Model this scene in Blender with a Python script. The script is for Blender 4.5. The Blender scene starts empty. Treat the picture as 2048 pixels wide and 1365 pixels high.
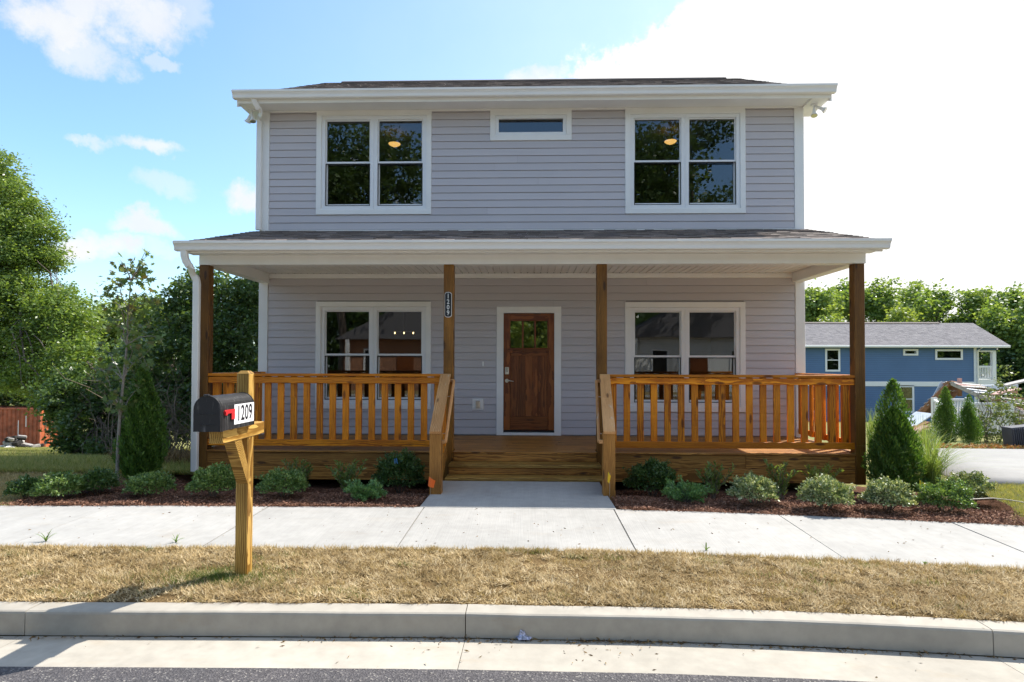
import bpy, math, random
import numpy as np
from mathutils import Matrix, Vector
random.seed(7)
rng = np.random.default_rng(11)
R = math.radians
sc = bpy.context.scene
COL = sc.collection

# ------------------------------------------------------------------ camera
CAM = Vector((0.0, 0.0, 1.52)); FPX = 1200.0
YAW, PITCH, ROLL = R(1.62), R(1.1), R(0.14)
SHY = 22.5
CROT = Matrix.Rotation(YAW, 3, 'Z') @ Matrix.Rotation(R(90) + PITCH, 3, 'X') @ Matrix.Rotation(ROLL, 3, 'Z')
cd = bpy.data.cameras.new('camera'); cam = bpy.data.objects.new('camera', cd); COL.objects.link(cam)
cd.sensor_width = 36; cd.lens = 36 * FPX / 2048; cd.shift_y = SHY / 2048
cd.clip_start = 0.1; cd.clip_end = 1000
cam.matrix_world = Matrix.Translation(CAM) @ CROT.to_4x4()
sc.camera = cam

def ray(u, v):
    return CROT @ Vector(((u - 1024) / FPX, -(v - 682.5 - SHY) / FPX, -1))
def at(u, v, Y):          # pixel of the photograph -> point on the vertical plane y = Y
    d = ray(u, v); return CAM + d * (Y / d.y)
def flat(u, v, z):        # pixel -> point on the level plane z
    d = ray(u, v); return CAM + d * ((z - CAM.z) / d.z)

# ------------------------------------------------------------------ light, sky, exposure
SUN_AZ, SUN_EL = R(36), R(53)          # azimuth from +X towards +Y
sdir = Vector((math.cos(SUN_AZ) * math.cos(SUN_EL), math.sin(SUN_AZ) * math.cos(SUN_EL), math.sin(SUN_EL)))
sl = bpy.data.lights.new('sun', 'SUN'); sl.energy = 2.3; sl.angle = R(0.53); sl.color = (1.0, 0.95, 0.87)
so = bpy.data.objects.new('sun', sl); COL.objects.link(so)
so.rotation_euler = sdir.to_track_quat('Z', 'Y').to_euler()
sc.view_settings.view_transform = 'Standard'; sc.view_settings.look = 'None'
sc.view_settings.exposure = 1.74; sc.view_settings.gamma = 1.0
sc.render.engine = 'CYCLES'
sc.cycles.use_denoising = True
sc.cycles.max_bounces = 8; sc.cycles.transparent_max_bounces = 12
sc.cycles.sample_clamp_indirect = 6

def nd(nt, typ, ins=None, **attrs):
    n = nt.nodes.new(typ)
    for k, v in attrs.items(): setattr(n, k, v)
    for k, v in (ins or {}).items():
        s = n.inputs[k]
        if isinstance(v, bpy.types.NodeSocket): nt.links.new(v, s)
        else: s.default_value = v
    return n
def math_n(nt, op, a, b=0.0, c=None, clamp=False):
    i = {0: a, 1: b}
    if c is not None: i[2] = c
    return nd(nt, 'ShaderNodeMath', i, operation=op, use_clamp=clamp).outputs[0]
def mixc(nt, fac, a, b, blend='MIX'):
    n = nt.nodes.new('ShaderNodeMix'); n.data_type = 'RGBA'; n.blend_type = blend
    for idx, v in ((0, fac), (6, a), (7, b)):
        if isinstance(v, bpy.types.NodeSocket): nt.links.new(v, n.inputs[idx])
        else: n.inputs[idx].default_value = v if idx == 0 or len(v) == 4 else (*v, 1)
    return n.outputs[2]
def ramp(nt, fac, stops):
    n = nt.nodes.new('ShaderNodeValToRGB'); e = n.color_ramp.elements
    while len(e) < len(stops): e.new(0.5)
    for el, (p, c) in zip(e, stops): el.position = p; el.color = (*c, 1) if len(c) == 3 else c
    nt.links.new(fac, n.inputs[0]); return n.outputs[0]
def sstep(nt, x, lo, hi):
    n = nd(nt, 'ShaderNodeMapRange', {0: x, 1: lo, 2: hi, 3: 0.0, 4: 1.0}, interpolation_type='SMOOTHSTEP', clamp=True)
    return n.outputs[0]

world = bpy.data.worlds.new('World'); sc.world = world; world.use_nodes = True
wt = world.node_tree; wt.nodes.clear()
sky = nd(wt, 'ShaderNodeTexSky', sky_type='NISHITA', sun_disc=False, sun_elevation=SUN_EL,
         sun_rotation=R(90) - SUN_AZ, altitude=150, air_density=1.0, dust_density=1.2, ozone_density=1.6)
tc = nd(wt, 'ShaderNodeTexCoord')
D = tc.outputs['Generated']
warp = nd(wt, 'ShaderNodeTexNoise', {'Vector': D, 'Scale': 7.0, 'Detail': 7.0, 'Roughness': 0.62})
wv = nd(wt, 'ShaderNodeVectorMath', {0: warp.outputs['Color'], 1: (0.5, 0.5, 0.5)}, operation='SUBTRACT')
fine = nd(wt, 'ShaderNodeTexNoise', {'Vector': D, 'Scale': 26.0, 'Detail': 6.0, 'Roughness': 0.6})
fv = nd(wt, 'ShaderNodeVectorMath', {0: fine.outputs['Color'], 1: (0.5, 0.5, 0.5)}, operation='SUBTRACT')
def azel(vec):
    s = nd(wt, 'ShaderNodeSeparateXYZ', {0: vec})
    return math_n(wt, 'ARCTAN2', s.outputs[0], s.outputs[1]), math_n(wt, 'ARCSINE', s.outputs[2])
w1 = nd(wt, 'ShaderNodeVectorMath', {0: wv.outputs[0], 'Scale': 0.085}, operation='SCALE')
w2 = nd(wt, 'ShaderNodeVectorMath', {0: fv.outputs[0], 'Scale': 0.035}, operation='SCALE')
ws = nd(wt, 'ShaderNodeVectorMath', {0: w1.outputs[0], 1: w2.outputs[0]}, operation='ADD')
Dw = nd(wt, 'ShaderNodeVectorMath', {0: D, 1: ws.outputs[0]}, operation='ADD')
az, el = azel(Dw.outputs[0])
def dir_azel(u, v):
    d = ray(u, v).normalized(); return math.atan2(d.x, d.y), math.asin(d.z)
wn = nd(wt, 'ShaderNodeTexNoise', {'Vector': D, 'Scale': 16.0, 'Detail': 9.0, 'Roughness': 0.68})
wisp = math_n(wt, 'MULTIPLY', math_n(wt, 'SUBTRACT', wn.outputs[0], .5), 2.0)
mask = None
# scattered fair-weather clouds: (pixel of the photograph, half width, half height in radians, density)
for (u, v, ra, re, den) in ((110, 42, .07, .032, .95), (235, 18, .10, .035, .9), (165, 88, .05, .030, .75), (385, 15, .03, .03, .5), (300, 290, .05, .015, .8), (170, 284, .024, .009, .6),
                            (350, 372, .05, .018, .4), (498, 385, .032, .026, .95), (285, 450, .05, .018, .9), (185, 495, .055, .024, 1.0), (330, 497, .04, .012, .5),
                            (315, 118, .02, .008, .5), (1090, 165, .05, .03, .8)):
    a0, e0 = dir_azel(u, v)
    dx = math_n(wt, 'DIVIDE', math_n(wt, 'SUBTRACT', az, a0), ra)
    dy = math_n(wt, 'DIVIDE', math_n(wt, 'SUBTRACT', el, e0), re)
    d2 = math_n(wt, 'ADD', math_n(wt, 'MULTIPLY', dx, dx), math_n(wt, 'MULTIPLY', dy, dy))
    m = math_n(wt, 'ADD', math_n(wt, 'SUBTRACT', 1.0, math_n(wt, 'MULTIPLY', d2, .62)), wisp)
    m = math_n(wt, 'MULTIPLY', sstep(wt, m, 0.12, 1.0), den)
    mask = m if mask is None else math_n(wt, 'MAXIMUM', mask, m)
# the great sunlit cloud bank on the sun's side of the sky
bank_v = nd(wt, 'ShaderNodeVectorMath', {0: Dw.outputs[0], 1: (0.86, 0.50, 0.0)}, operation='DOT_PRODUCT').outputs['Value']
bank_t = nd(wt, 'ShaderNodeVectorMath', {0: Dw.outputs[0], 1: (0.86, 0.50, -1.27)}, operation='DOT_PRODUCT').outputs['Value']
bank = math_n(wt, 'MULTIPLY', sstep(wt, math_n(wt, 'MULTIPLY_ADD', wisp, .03, bank_v), 0.40, 0.47), sstep(wt, math_n(wt, 'MULTIPLY_ADD', wisp, .13, bank_t), -0.085, -0.015))
mask = math_n(wt, 'MAXIMUM', mask, bank)
# the same kind of loose cumulus over the rest of the sky, behind the photographer
sep = nd(wt, 'ShaderNodeSeparateXYZ', {0: D})
pz = math_n(wt, 'MAXIMUM', sep.outputs[2], 0.06)
pl = nd(wt, 'ShaderNodeCombineXYZ', {0: math_n(wt, 'DIVIDE', sep.outputs[0], pz), 1: math_n(wt, 'DIVIDE', sep.outputs[1], pz), 2: 0.0})
cn = nd(wt, 'ShaderNodeTexNoise', {'Vector': pl.outputs[0], 'Scale': 1.1, 'Detail': 7.0, 'Roughness': 0.55})
rest = math_n(wt, 'MULTIPLY', sstep(wt, cn.outputs[0], 0.50, 0.62), sstep(wt, sep.outputs[1], 0.25, -0.1))
mask = math_n(wt, 'MAXIMUM', mask, rest)
# thin bright veil towards the sun
veil = math_n(wt, 'MULTIPLY', sstep(wt, bank_v, -0.15, 0.80), 0.34)
mask = math_n(wt, 'MAXIMUM', mask, veil)
lowveil = math_n(wt, 'MULTIPLY', sstep(wt, sep.outputs[2], 0.30, 0.0), 0.16)
mask = math_n(wt, 'MAXIMUM', mask, lowveil)
CLOUD = 2.9; BANK = 3.7
ccol = mixc(wt, sstep(wt, warp.outputs[0], 0.3, 0.7), (CLOUD * .93, CLOUD * .96, CLOUD, 1), (CLOUD * 1.06, CLOUD * 1.06, CLOUD * 1.05, 1))
skyc = mixc(wt, 1.0, sky.outputs[0], (0.72, 0.86, 0.92, 1), 'MULTIPLY')
ccol = mixc(wt, bank, ccol, (BANK, BANK, BANK, 1))
skymix = mixc(wt, mask, skyc, ccol)
bg = nd(wt, 'ShaderNodeBackground', {'Color': skymix, 'Strength': 0.10})
wo = nd(wt, 'ShaderNodeOutputWorld', {'Surface': bg.outputs[0]})

# ------------------------------------------------------------------ object helpers
WORLD = {}
def put(name, me, mat=None, parent=None, M=None):
    if me is not None and mat is not None and not me.materials: me.materials.append(mat)
    o = bpy.data.objects.new(name, me); COL.objects.link(o)
    M = M or Matrix(); WORLD[o.name] = M
    if parent is not None:
        o.parent = parent; o.matrix_basis = WORLD[parent.name].inverted() @ M
    else: o.matrix_basis = M
    return o
def tag(o, label, cat, group=None, kind=None):
    if label: o['label'] = label
    if cat: o['category'] = cat
    if group: o['group'] = group
    if kind: o['kind'] = kind
    return o
def thing(name, label, cat, loc, group=None):
    o = put(name, None, None, None, Matrix.Translation(loc)); o.empty_display_size = .2
    return tag(o, label, cat, group)
def struct(o):
    o['kind'] = 'structure'; return o
def copy_tree(o, M, parent=None, **props):
    c = o.copy(); COL.objects.link(c)
    WORLD[c.name] = M
    if parent is None: c.parent = None; c.matrix_basis = M
    else: c.parent = parent; c.matrix_basis = WORLD[parent.name].inverted() @ M
    for k, v in props.items(): c[k] = v
    for ch in list(o.children):
        copy_tree(ch, M @ WORLD[o.name].inverted() @ WORLD[ch.name], c)
    return c

def mesh_np(name, V, F, smooth=False):
    V = np.asarray(V, np.float32); F = np.asarray(F, np.int32); n, k = F.shape
    me = bpy.data.meshes.new(name)
    me.vertices.add(len(V)); me.vertices.foreach_set('co', V.ravel())
    me.loops.add(n * k); me.loops.foreach_set('vertex_index', F.ravel())
    me.polygons.add(n); me.polygons.foreach_set('loop_start', np.arange(0, n * k, k, dtype=np.int32))
    me.polygons.foreach_set('loop_total', np.full(n, k, np.int32))
    if smooth: me.polygons.foreach_set('use_smooth', np.ones(n, bool))
    me.update(calc_edges=True); return me

class MB:
    def __init__(s): s.v = []; s.f = []; s.sm = []
    def add(s, vs, fs, smooth=False):
        b = len(s.v); s.v += [tuple(v) for v in vs]; s.f += [tuple(b + i for i in f) for f in fs]; s.sm += [smooth] * len(fs)
    def cbox(s, c, size, ch=.004, M=None):
        x, y, z = [q / 2 for q in size]; ch = min(ch, x * .45, y * .45, z * .45)
        vs = []; idx = {}
        for sx in (-1, 1):
            for sy in (-1, 1):
                for sz in (-1, 1):
                    for a in range(3):
                        p = [sx * (x - ch), sy * (y - ch), sz * (z - ch)]
                        p[a] = (sx * x, sy * y, sz * z)[a]
                        idx[sx, sy, sz, a] = len(vs); vs.append(Vector(p))
        fs = []
        for a in range(3):
            b, d = (a + 1) % 3, (a + 2) % 3
            for sg in (-1, 1):
                q = []
                for sb, sd in ((-1, -1), (1, -1), (1, 1), (-1, 1)):
                    k = [0, 0, 0]; k[a] = sg; k[b] = sb; k[d] = sd; q.append(idx[k[0], k[1], k[2], a])
                fs.append(q if sg > 0 else q[::-1])
            for sb in (-1, 1):
                for sd in (-1, 1):
                    def ky(sa, ax):
                        k = [0, 0, 0]; k[a] = sa; k[b] = sb; k[d] = sd; return idx[k[0], k[1], k[2], ax]
                    q = [ky(-1, b), ky(1, b), ky(1, d), ky(-1, d)]
                    fs.append(q if sb * sd < 0 else q[::-1])
        for sx in (-1, 1):
            for sy in (-1, 1):
                for sz in (-1, 1):
                    t = [idx[sx, sy, sz, 0], idx[sx, sy, sz, 1], idx[sx, sy, sz, 2]]
                    fs.append(t if sx * sy * sz > 0 else t[::-1])
        M = M or Matrix()
        s.add([M @ v + Vector(c) for v in vs], fs)
        return s
    def box2(s, a, b, ch=.004):
        return s.cbox([(p + q) / 2 for p, q in zip(a, b)], [abs(q - p) for p, q in zip(a, b)], ch)
    def prism(s, prof, x0, x1, axis='x'):     # prof in (y,z) extruded along x
        n = len(prof); vs = [(x0, p[0], p[1]) for p in prof] + [(x1, p[0], p[1]) for p in prof]
        if axis == 'y': vs = [(-v[1], v[0], v[2]) for v in vs]
        fs = [list(range(n)), list(range(2 * n - 1, n - 1, -1))]
        fs += [[i, i + n, (i + 1) % n + n, (i + 1) % n] for i in range(n)]
        s.add(vs, fs); return s
    def tube(s, path, rad, sides=8, cap=True, smooth=True):
        P = [Vector(p) for p in path]; n = len(P)
        rr = rad if isinstance(rad, (list, tuple)) else [rad] * n
        up = Vector((0, 0, 1)); rings = []
        for i, p in enumerate(P):
            t = (P[min(i + 1, n - 1)] - P[max(i - 1, 0)])
            t = t.normalized() if t.length > 1e-9 else Vector((0, 0, 1))
            if abs(t.dot(up)) > .97: up = Vector((1, 0, 0)) if abs(t.x) < .9 else Vector((0, 1, 0))
            a = t.cross(up).normalized(); b = a.cross(t)
            rings.append([p + (a * math.cos(k * 2 * math.pi / sides) + b * math.sin(k * 2 * math.pi / sides)) * rr[i] for k in range(sides)])
        vs = [v for r in rings for v in r]; fs = []
        for i in range(n - 1):
            for k in range(sides):
                fs.append([i * sides + k, i * sides + (k + 1) % sides, (i + 1) * sides + (k + 1) % sides, (i + 1) * sides + k])
        s.add(vs, fs, smooth)
        if cap: s.add(rings[0], [list(range(sides))[::-1]]); s.add(rings[-1], [list(range(sides))])
        return s
    def build(s, name, mat, parent=None, center=True):
        V = np.array([tuple(v) for v in s.v], np.float32)
        c = (V.min(0) + V.max(0)) / 2 if center else np.zeros(3)
        me = bpy.data.meshes.new(name); me.from_pydata((V - c).tolist(), [], s.f)
        if any(s.sm): me.polygons.foreach_set('use_smooth', s.sm)
        me.update()
        return put(name, me, mat, parent, Matrix.Translation(Vector(c.tolist())))

_bm = {}
def board(name, p0, p1, w, h, mat, parent, ch=.004, up=(0, 0, 1)):
    """a bar from p0 to p1; w across (side), h along up; its length runs on local x"""
    p0, p1 = Vector(p0), Vector(p1); d = p1 - p0; L = d.length
    key = (round(L, 3), round(w, 4), round(h, 4), ch, mat.name)
    if key not in _bm:
        mb = MB().cbox((0, 0, 0), (L, w, h), ch)
        me = bpy.data.meshes.new(name); me.from_pydata([tuple(v) for v in mb.v], [], mb.f); me.update(); _bm[key] = me
    x = d.normalized(); y = Vector(up).cross(x)
    y = y.normalized() if y.length > 1e-6 else Vector((0, 1, 0))
    z = x.cross(y)
    M = Matrix((x, y, z)).transposed().to_4x4(); M.translation = (p0 + p1) / 2
    return put(name, _bm[key], mat, parent, M)

# ------------------------------------------------------------------ materials
def newmat(name):
    m = bpy.data.materials.new(name); m.use_nodes = True
    nt = m.node_tree; return m, nt, nt.nodes['Principled BSDF']
def bump(nt, b, h, strength, dist=0.01):
    n = nd(nt, 'ShaderNodeBump', {'Height': h, 'Strength': strength, 'Distance': dist}); nt.links.new(n.outputs[0], b.inputs['Normal'])
def objco(nt): return nd(nt, 'ShaderNodeTexCoord').outputs['Object']
def worldco(nt): return nd(nt, 'ShaderNodeNewGeometry').outputs['Position']
def noise(nt, co, scale, detail=4.0, rough=.55, out=0):
    return nd(nt, 'ShaderNodeTexNoise', {'Vector': co, 'Scale': scale, 'Detail': detail, 'Roughness': rough}).outputs[out]
def scaled(nt, co, s, loc=(0, 0, 0)):
    return nd(nt, 'ShaderNodeMapping', {'Vector': co, 'Scale': s, 'Location': loc}).outputs[0]

def plain(name, col, rough=.55, var=.12, scale=6.0, metal=0.0, bmp=0.0, bscale=60.0, spec=.4):
    m, nt, b = newmat(name)
    co = worldco(nt); n = noise(nt, co, scale, 5.0)
    lo = tuple(c * (1 - var) for c in col); hi = tuple(min(c * (1 + var), .95) for c in col)
    nt.links.new(ramp(nt, n, ((.3, lo), (.7, hi))), b.inputs['Base Color'])
    b.inputs['Roughness'].default_value = rough; b.inputs['Metallic'].default_value = metal
    b.inputs['Specular IOR Level'].default_value = spec
    if bmp: bump(nt, b, noise(nt, co, bscale, 4.0), bmp)
    return m
def wood(name, ca, cb, knot=(.06, .025, .008), rough=.5, ring=22.0, weather=None, bmp=.25):
    m, nt, b = newmat(name)
    oi = nd(nt, 'ShaderNodeObjectInfo')
    off = nd(nt, 'ShaderNodeCombineXYZ', {0: math_n(nt, 'MULTIPLY', oi.outputs['Random'], 31.0), 1: math_n(nt, 'MULTIPLY_ADD', oi.outputs['Random'], .16, .04), 2: math_n(nt, 'MULTIPLY_ADD', oi.outputs['Random'], -.13, .1)})
    co = nd(nt, 'ShaderNodeVectorMath', {0: objco(nt), 1: off.outputs[0]}, operation='ADD').outputs[0]
    warp_ = noise(nt, scaled(nt, co, (2.2, 9, 9)), 1.0, 3.0, .5, 1)
    wc = nd(nt, 'ShaderNodeVectorMath', {0: warp_, 1: (.5, .5, .5)}, operation='SUBTRACT').outputs[0]
    wc = nd(nt, 'ShaderNodeVectorMath', {0: wc, 'Scale': .05}, operation='SCALE').outputs[0]
    cw = nd(nt, 'ShaderNodeVectorMath', {0: scaled(nt, co, (.06, 1, 1)), 1: wc}, operation='ADD').outputs[0]
    wave = nd(nt, 'ShaderNodeTexWave', {'Vector': cw, 'Scale': ring, 'Distortion': 1.0, 'Detail': 2.0, 'Detail Scale': 2.0}, wave_type='RINGS', rings_direction='X', wave_profile='SAW')
    fib = noise(nt, scaled(nt, co, (4, 160, 160)), 1.0, 3.0)
    blot = noise(nt, scaled(nt, co, (1.6, 6, 6)), 1.0, 3.0)
    f = math_n(nt, 'ADD', math_n(nt, 'MULTIPLY', wave.outputs['Fac'], .55), math_n(nt, 'MULTIPLY', fib, .5))
    f = math_n(nt, 'ADD', f, math_n(nt, 'MULTIPLY_ADD', blot, .9, -.5))
    col = ramp(nt, f, ((.20, tuple(q * .82 for q in ca)), (.36, ca), (.64, cb)))
    vor = nd(nt, 'ShaderNodeTexVoronoi', {'Vector': scaled(nt, co, (2.3, 8.5, 8.5)), 'Scale': 1.0, 'Randomness': 1.0}, feature='F1')
    kf = sstep(nt, vor.outputs['Distance'], .21, .10)
    col = mixc(nt, math_n(nt, 'MULTIPLY', kf, .85), col, knot)
    if weather:
        wf = sstep(nt, noise(nt, scaled(nt, co, (3, 12, 12)), 1.0, 5.0, .65), .60, .72)
        col = mixc(nt, wf, col, weather)
    tone = math_n(nt, 'MULTIPLY_ADD', oi.outputs['Random'], .50, .74)
    col = mixc(nt, 1.0, col, nd(nt, 'ShaderNodeCombineXYZ', {0: tone, 1: tone, 2: tone}).outputs[0], 'MULTIPLY')
    nt.links.new(col, b.inputs['Base Color'])
    b.inputs['Roughness'].default_value = rough; b.inputs['Specular IOR Level'].default_value = .35
    bump(nt, b, f, bmp, .003); return m
def leafmat(name, cols, trans=.35, rough=.45, gain=None):
    m, nt, b = newmat(name)
    gain = gain or (1.8 if 'leaf' in name or 'spray' in name or 'ornamental' in name else 1.0)
    if 'litter' in name or 'dead' in name: gain = 1.0
    cols = [tuple(q * gain for q in c_) for c_ in cols]
    g = nd(nt, 'ShaderNodeNewGeometry')
    n = len(cols); c = ramp(nt, g.outputs['Random Per Island'], [(i / max(n - 1, 1), cc) for i, cc in enumerate(cols)])
    nt.links.new(c, b.inputs['Base Color']); b.inputs['Roughness'].default_value = rough; b.inputs['Specular IOR Level'].default_value = .5
    tcol = mixc(nt, 1.0, c, (1.6, 1.5, .7, 1), 'MULTIPLY')
    tr = nd(nt, 'ShaderNodeBsdfTranslucent', {'Color': tcol})
    mx = nd(nt, 'ShaderNodeMixShader', {0: trans, 1: b.outputs[0], 2: tr.outputs[0]})
    nt.links.new(mx.outputs[0], nt.nodes['Material Output'].inputs[0]); return m

def siding_mat(name, col):
    m, nt, b = newmat(name); oi = nd(nt, 'ShaderNodeObjectInfo'); co = objco(nt)
    n = noise(nt, scaled(nt, co, (3, 60, 60)), 1.0, 4.0)
    d = noise(nt, worldco(nt), 1.3, 4.0)
    t = math_n(nt, 'ADD', math_n(nt, 'MULTIPLY_ADD', oi.outputs['Random'], .07, .92), math_n(nt, 'MULTIPLY', d, .08))
    c = mixc(nt, 1.0, (*col, 1), nd(nt, 'ShaderNodeCombineXYZ', {0: t, 1: t, 2: t}).outputs[0], 'MULTIPLY')
    nt.links.new(c, b.inputs['Base Color']); b.inputs['Roughness'].default_value = .6
    bump(nt, b, n, .12, .002); return m
M_SIDING = siding_mat('lavender_siding', (.545, .510, .522))
M_TRIM = plain('white_trim', (.85, .84, .81), .5, .03, 3.0, bmp=.04)
M_VINYL = plain('white_vinyl', (.82, .82, .82), .35, .02, 3.0)
M_GUTTER = plain('white_gutter_metal', (.84, .82, .78), .35, .03, 2.0, spec=.5)
M_RAIL = wood('orange_stained_pine', (.46, .120, .003), (.86, .300, .011), (.13, .030, .003))
M_POST = wood('brown_stained_pine', (.105, .042, .005), (.27, .115, .016), (.035, .014, .004))
M_DECK = wood('brown_deck_pine', (.22, .090, .016), (.46, .210, .045), (.06, .022, .008))
M_CAP = wood('worn_cap_pine', (.50, .23, .075), (.66, .36, .15), (.12, .05, .02), weather=(.60, .48, .36))
M_NEWP = wood('yellow_treated_pine', (.235, .115, .018), (.54, .33, .085), (.09, .035, .010))
M_DOOR = wood('mahogany_stain', (.145, .038, .009), (.255, .078, .018), (.08, .025, .007), rough=.35, ring=14.0, bmp=.06)
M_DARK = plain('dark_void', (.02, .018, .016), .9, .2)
M_WALLBACK = plain('sheathing', (.35, .33, .33), .8, .05)
M_PAINT = plain('interior_paint', (.30, .29, .27), .8, .04)
M_STEEL = plain('satin_nickel', (.62, .60, .56), .3, .05, metal=1.0)
M_SCREEN = plain('black_rubber', (.03, .03, .03), .6, .1)
M_FOUND = plain('foundation_block', (.30, .29, .27), .9, .15, bmp=.3)

m, nt, b = newmat('window_glass'); nt.nodes.remove(b)
fr = nd(nt, 'ShaderNodeFresnel', {'IOR': 1.78})
gl = nd(nt, 'ShaderNodeBsdfGlossy', {'Color': (.95, .97, 1, 1), 'Roughness': .008})
ng = noise(nt, worldco(nt), 1.7, 1.0)
nt.links.new(nd(nt, 'ShaderNodeBump', {'Height': ng, 'Strength': .03, 'Distance': .02}).outputs[0], gl.inputs['Normal'])
tp = nd(nt, 'ShaderNodeBsdfTransparent', {'Color': (.62, .64, .62, 1)})
mx = nd(nt, 'ShaderNodeMixShader', {0: fr.outputs[0], 1: tp.outputs[0], 2: gl.outputs[0]})
nt.links.new(mx.outputs[0], nt.nodes['Material Output'].inputs[0]); M_GLASS = m

def coated_glass(name, ior):
    m = M_GLASS.copy(); m.name = name
    for n_ in m.node_tree.nodes:
        if n_.type == 'FRESNEL': n_.inputs[0].default_value = ior
    return m
M_DGLASS = coated_glass('door_glass', 2.2)
def shingle_mat(name, cols):
    m, nt, b = newmat(name); g = nd(nt, 'ShaderNodeNewGeometry')
    c = ramp(nt, g.outputs['Random Per Island'], [(i / (len(cols) - 1), q) for i, q in enumerate(cols)])
    sp = noise(nt, worldco(nt), 220.0, 2.0)
    c = mixc(nt, sstep(nt, sp, .35, .7), c, (.34, .30, .27, 1), 'MIX') if False else mixc(nt, 1.0, c, ramp(nt, sp, ((.3, (.6, .6, .6)), (.7, (1.3, 1.25, 1.2)))), 'MULTIPLY')
    nt.links.new(c, b.inputs['Base Color']); b.inputs['Roughness'].default_value = .9
    bump(nt, b, sp, .4, .003); return m
M_SHINGLE = shingle_mat('weathered_shingle', [(.085, .074, .070), (.22, .18, .16), (.14, .12, .11), (.30, .25, .22), (.115, .10, .10)])
M_SHGREY = shingle_mat('grey_shingle', [(.13, .125, .135), (.20, .19, .20), (.16, .155, .165), (.22, .21, .215)])

def concrete(name, col, broom=True, stain=.17):
    m, nt, b = newmat(name); co = worldco(nt)
    big = noise(nt, co, 1.1, 5.0, .6); mid = noise(nt, co, 9.0, 5.0, .6); grit = noise(nt, co, 260.0, 2.0, .6)
    f = math_n(nt, 'ADD', math_n(nt, 'MULTIPLY', big, .55), math_n(nt, 'MULTIPLY', mid, .45))
    c = ramp(nt, f, ((.32, tuple(q * (1 - stain) for q in col)), (.62, tuple(q * (1 + stain * .5) for q in col))))
    br = noise(nt, scaled(nt, co, (150, 1.6, 10)), 1.0, 3.0)
    h = math_n(nt, 'ADD', math_n(nt, 'MULTIPLY', br, 1.0 if broom else .15), math_n(nt, 'MULTIPLY', grit, .35))
    c = mixc(nt, 1.0, c, ramp(nt, h, ((.3, (.90, .89, .87)), (.85, (1.04, 1.04, 1.03)))), 'MULTIPLY')
    spot = nd(nt, 'ShaderNodeTexVoronoi', {'Vector': co, 'Scale': 3.1}, feature='F1').outputs['Distance']
    c = mixc(nt, math_n(nt, 'MULTIPLY', sstep(nt, spot, .035, .015), .6), c, (.16, .13, .09, 1))
    rs_ = sstep(nt, noise(nt, scaled(nt, co, (.7, 2.2, 2.2)), 2.0, 6.0, .7), .54, .76); c = mixc(nt, math_n(nt, 'MULTIPLY', rs_, .22 if broom else .45), c, (.36, .28, .19, 1))
    oi = nd(nt, 'ShaderNodeObjectInfo'); t = math_n(nt, 'MULTIPLY_ADD', oi.outputs['Random'], .10, .95)
    c = mixc(nt, 1.0, c, nd(nt, 'ShaderNodeCombineXYZ', {0: t, 1: t, 2: t}).outputs[0], 'MULTIPLY')
    nt.links.new(c, b.inputs['Base Color']); b.inputs['Roughness'].default_value = .85; b.inputs['Specular IOR Level'].default_value = .25
    bump(nt, b, h, .5 if broom else .35, .004); return m
M_WALK = concrete('broom_concrete', (.385, .373, .352))
M_KERB = concrete('kerb_concrete', (.45, .415, .355), False, .2)
M_DRIVE = concrete('driveway_concrete', (.29, .286, .278), True, .14)
m, nt, b = newmat('asphalt'); co = worldco(nt)
vo = nd(nt, 'ShaderNodeTexVoronoi', {'Vector': co, 'Scale': 110.0}, feature='F1')
ag = noise(nt, co, 1.4, 4.0)
c = ramp(nt, nd(nt, 'ShaderNodeSeparateColor', {0: vo.outputs['Color']}).outputs[0], ((.0, (.050, .046, .048)), (.6, (.085, .078, .080)), (.92, (.12, .112, .112)), (1.0, (.28, .26, .23))))
c = mixc(nt, 1.0, c, ramp(nt, ag, ((.3, (.85, .85, .86)), (.7, (1.15, 1.12, 1.1)))), 'MULTIPLY')
nt.links.new(c, b.inputs['Base Color']); b.inputs['Roughness'].default_value = .85
bump(nt, b, vo.outputs['Distance'], .9, .006); M_ASPHALT = m
def soil(name, ca, cb, scale=14.0, bmp=.8):
    m, nt, b = newmat(name); co = worldco(nt)
    n = noise(nt, co, scale, 8.0, .65); k = noise(nt, co, 1.2, 4.0)
    c = mixc(nt, k, ramp(nt, n, ((.3, ca), (.7, cb))), ramp(nt, n, ((.3, tuple(q * .7 for q in ca)), (.7, tuple(q * .8 for q in cb)))))
    nt.links.new(c, b.inputs['Base Color']); b.inputs['Roughness'].default_value = .95; b.inputs['Specular IOR Level'].default_value = .1
    bump(nt, b, n, bmp, .03); return m
M_MULCH = soil('mulch_ground', (.050, .024, .015), (.19, .092, .056), 70.0)
M_CHIP = leafmat('mulch_chip', [(.08, .036, .022), (.28, .135, .080), (.18, .085, .050), (.42, .235, .15)], 0.0, .9)
M_LAWN = soil('lawn_ground', (.15, .16, .055), (.30, .28, .11), 9.0)
M_DRYSOIL = soil('dry_thatch', (.10, .062, .028), (.30, .20, .09), 60.0)
M_BOUNCESTRAW = soil('dry_bounce_lawn', (.24, .18, .08), (.40, .31, .15), 20.0)  # pale straw for the unseen lawn added to throw light at the house
M_DRYG = leafmat('dry_grass_blade', [(.28, .20, .09), (.46, .345, .18), (.36, .26, .12), (.58, .47, .28), (.42, .31, .15), (.23, .20, .09)], .25, .7)
M_GREENG = leafmat('green_grass_blade', [(.06, .11, .02), (.13, .19, .04), (.10, .16, .03), (.22, .22, .07)], .4, .6)
M_WEED = leafmat('weed_blade', [(.09, .17, .03), (.16, .25, .05)], .4, .5)
LEAF_TREE = leafmat('leaf_tree_green', [(.055, .090, .022), (.100, .152, .034), (.078, .120, .029), (.155, .20, .060)], .45, .36)
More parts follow.
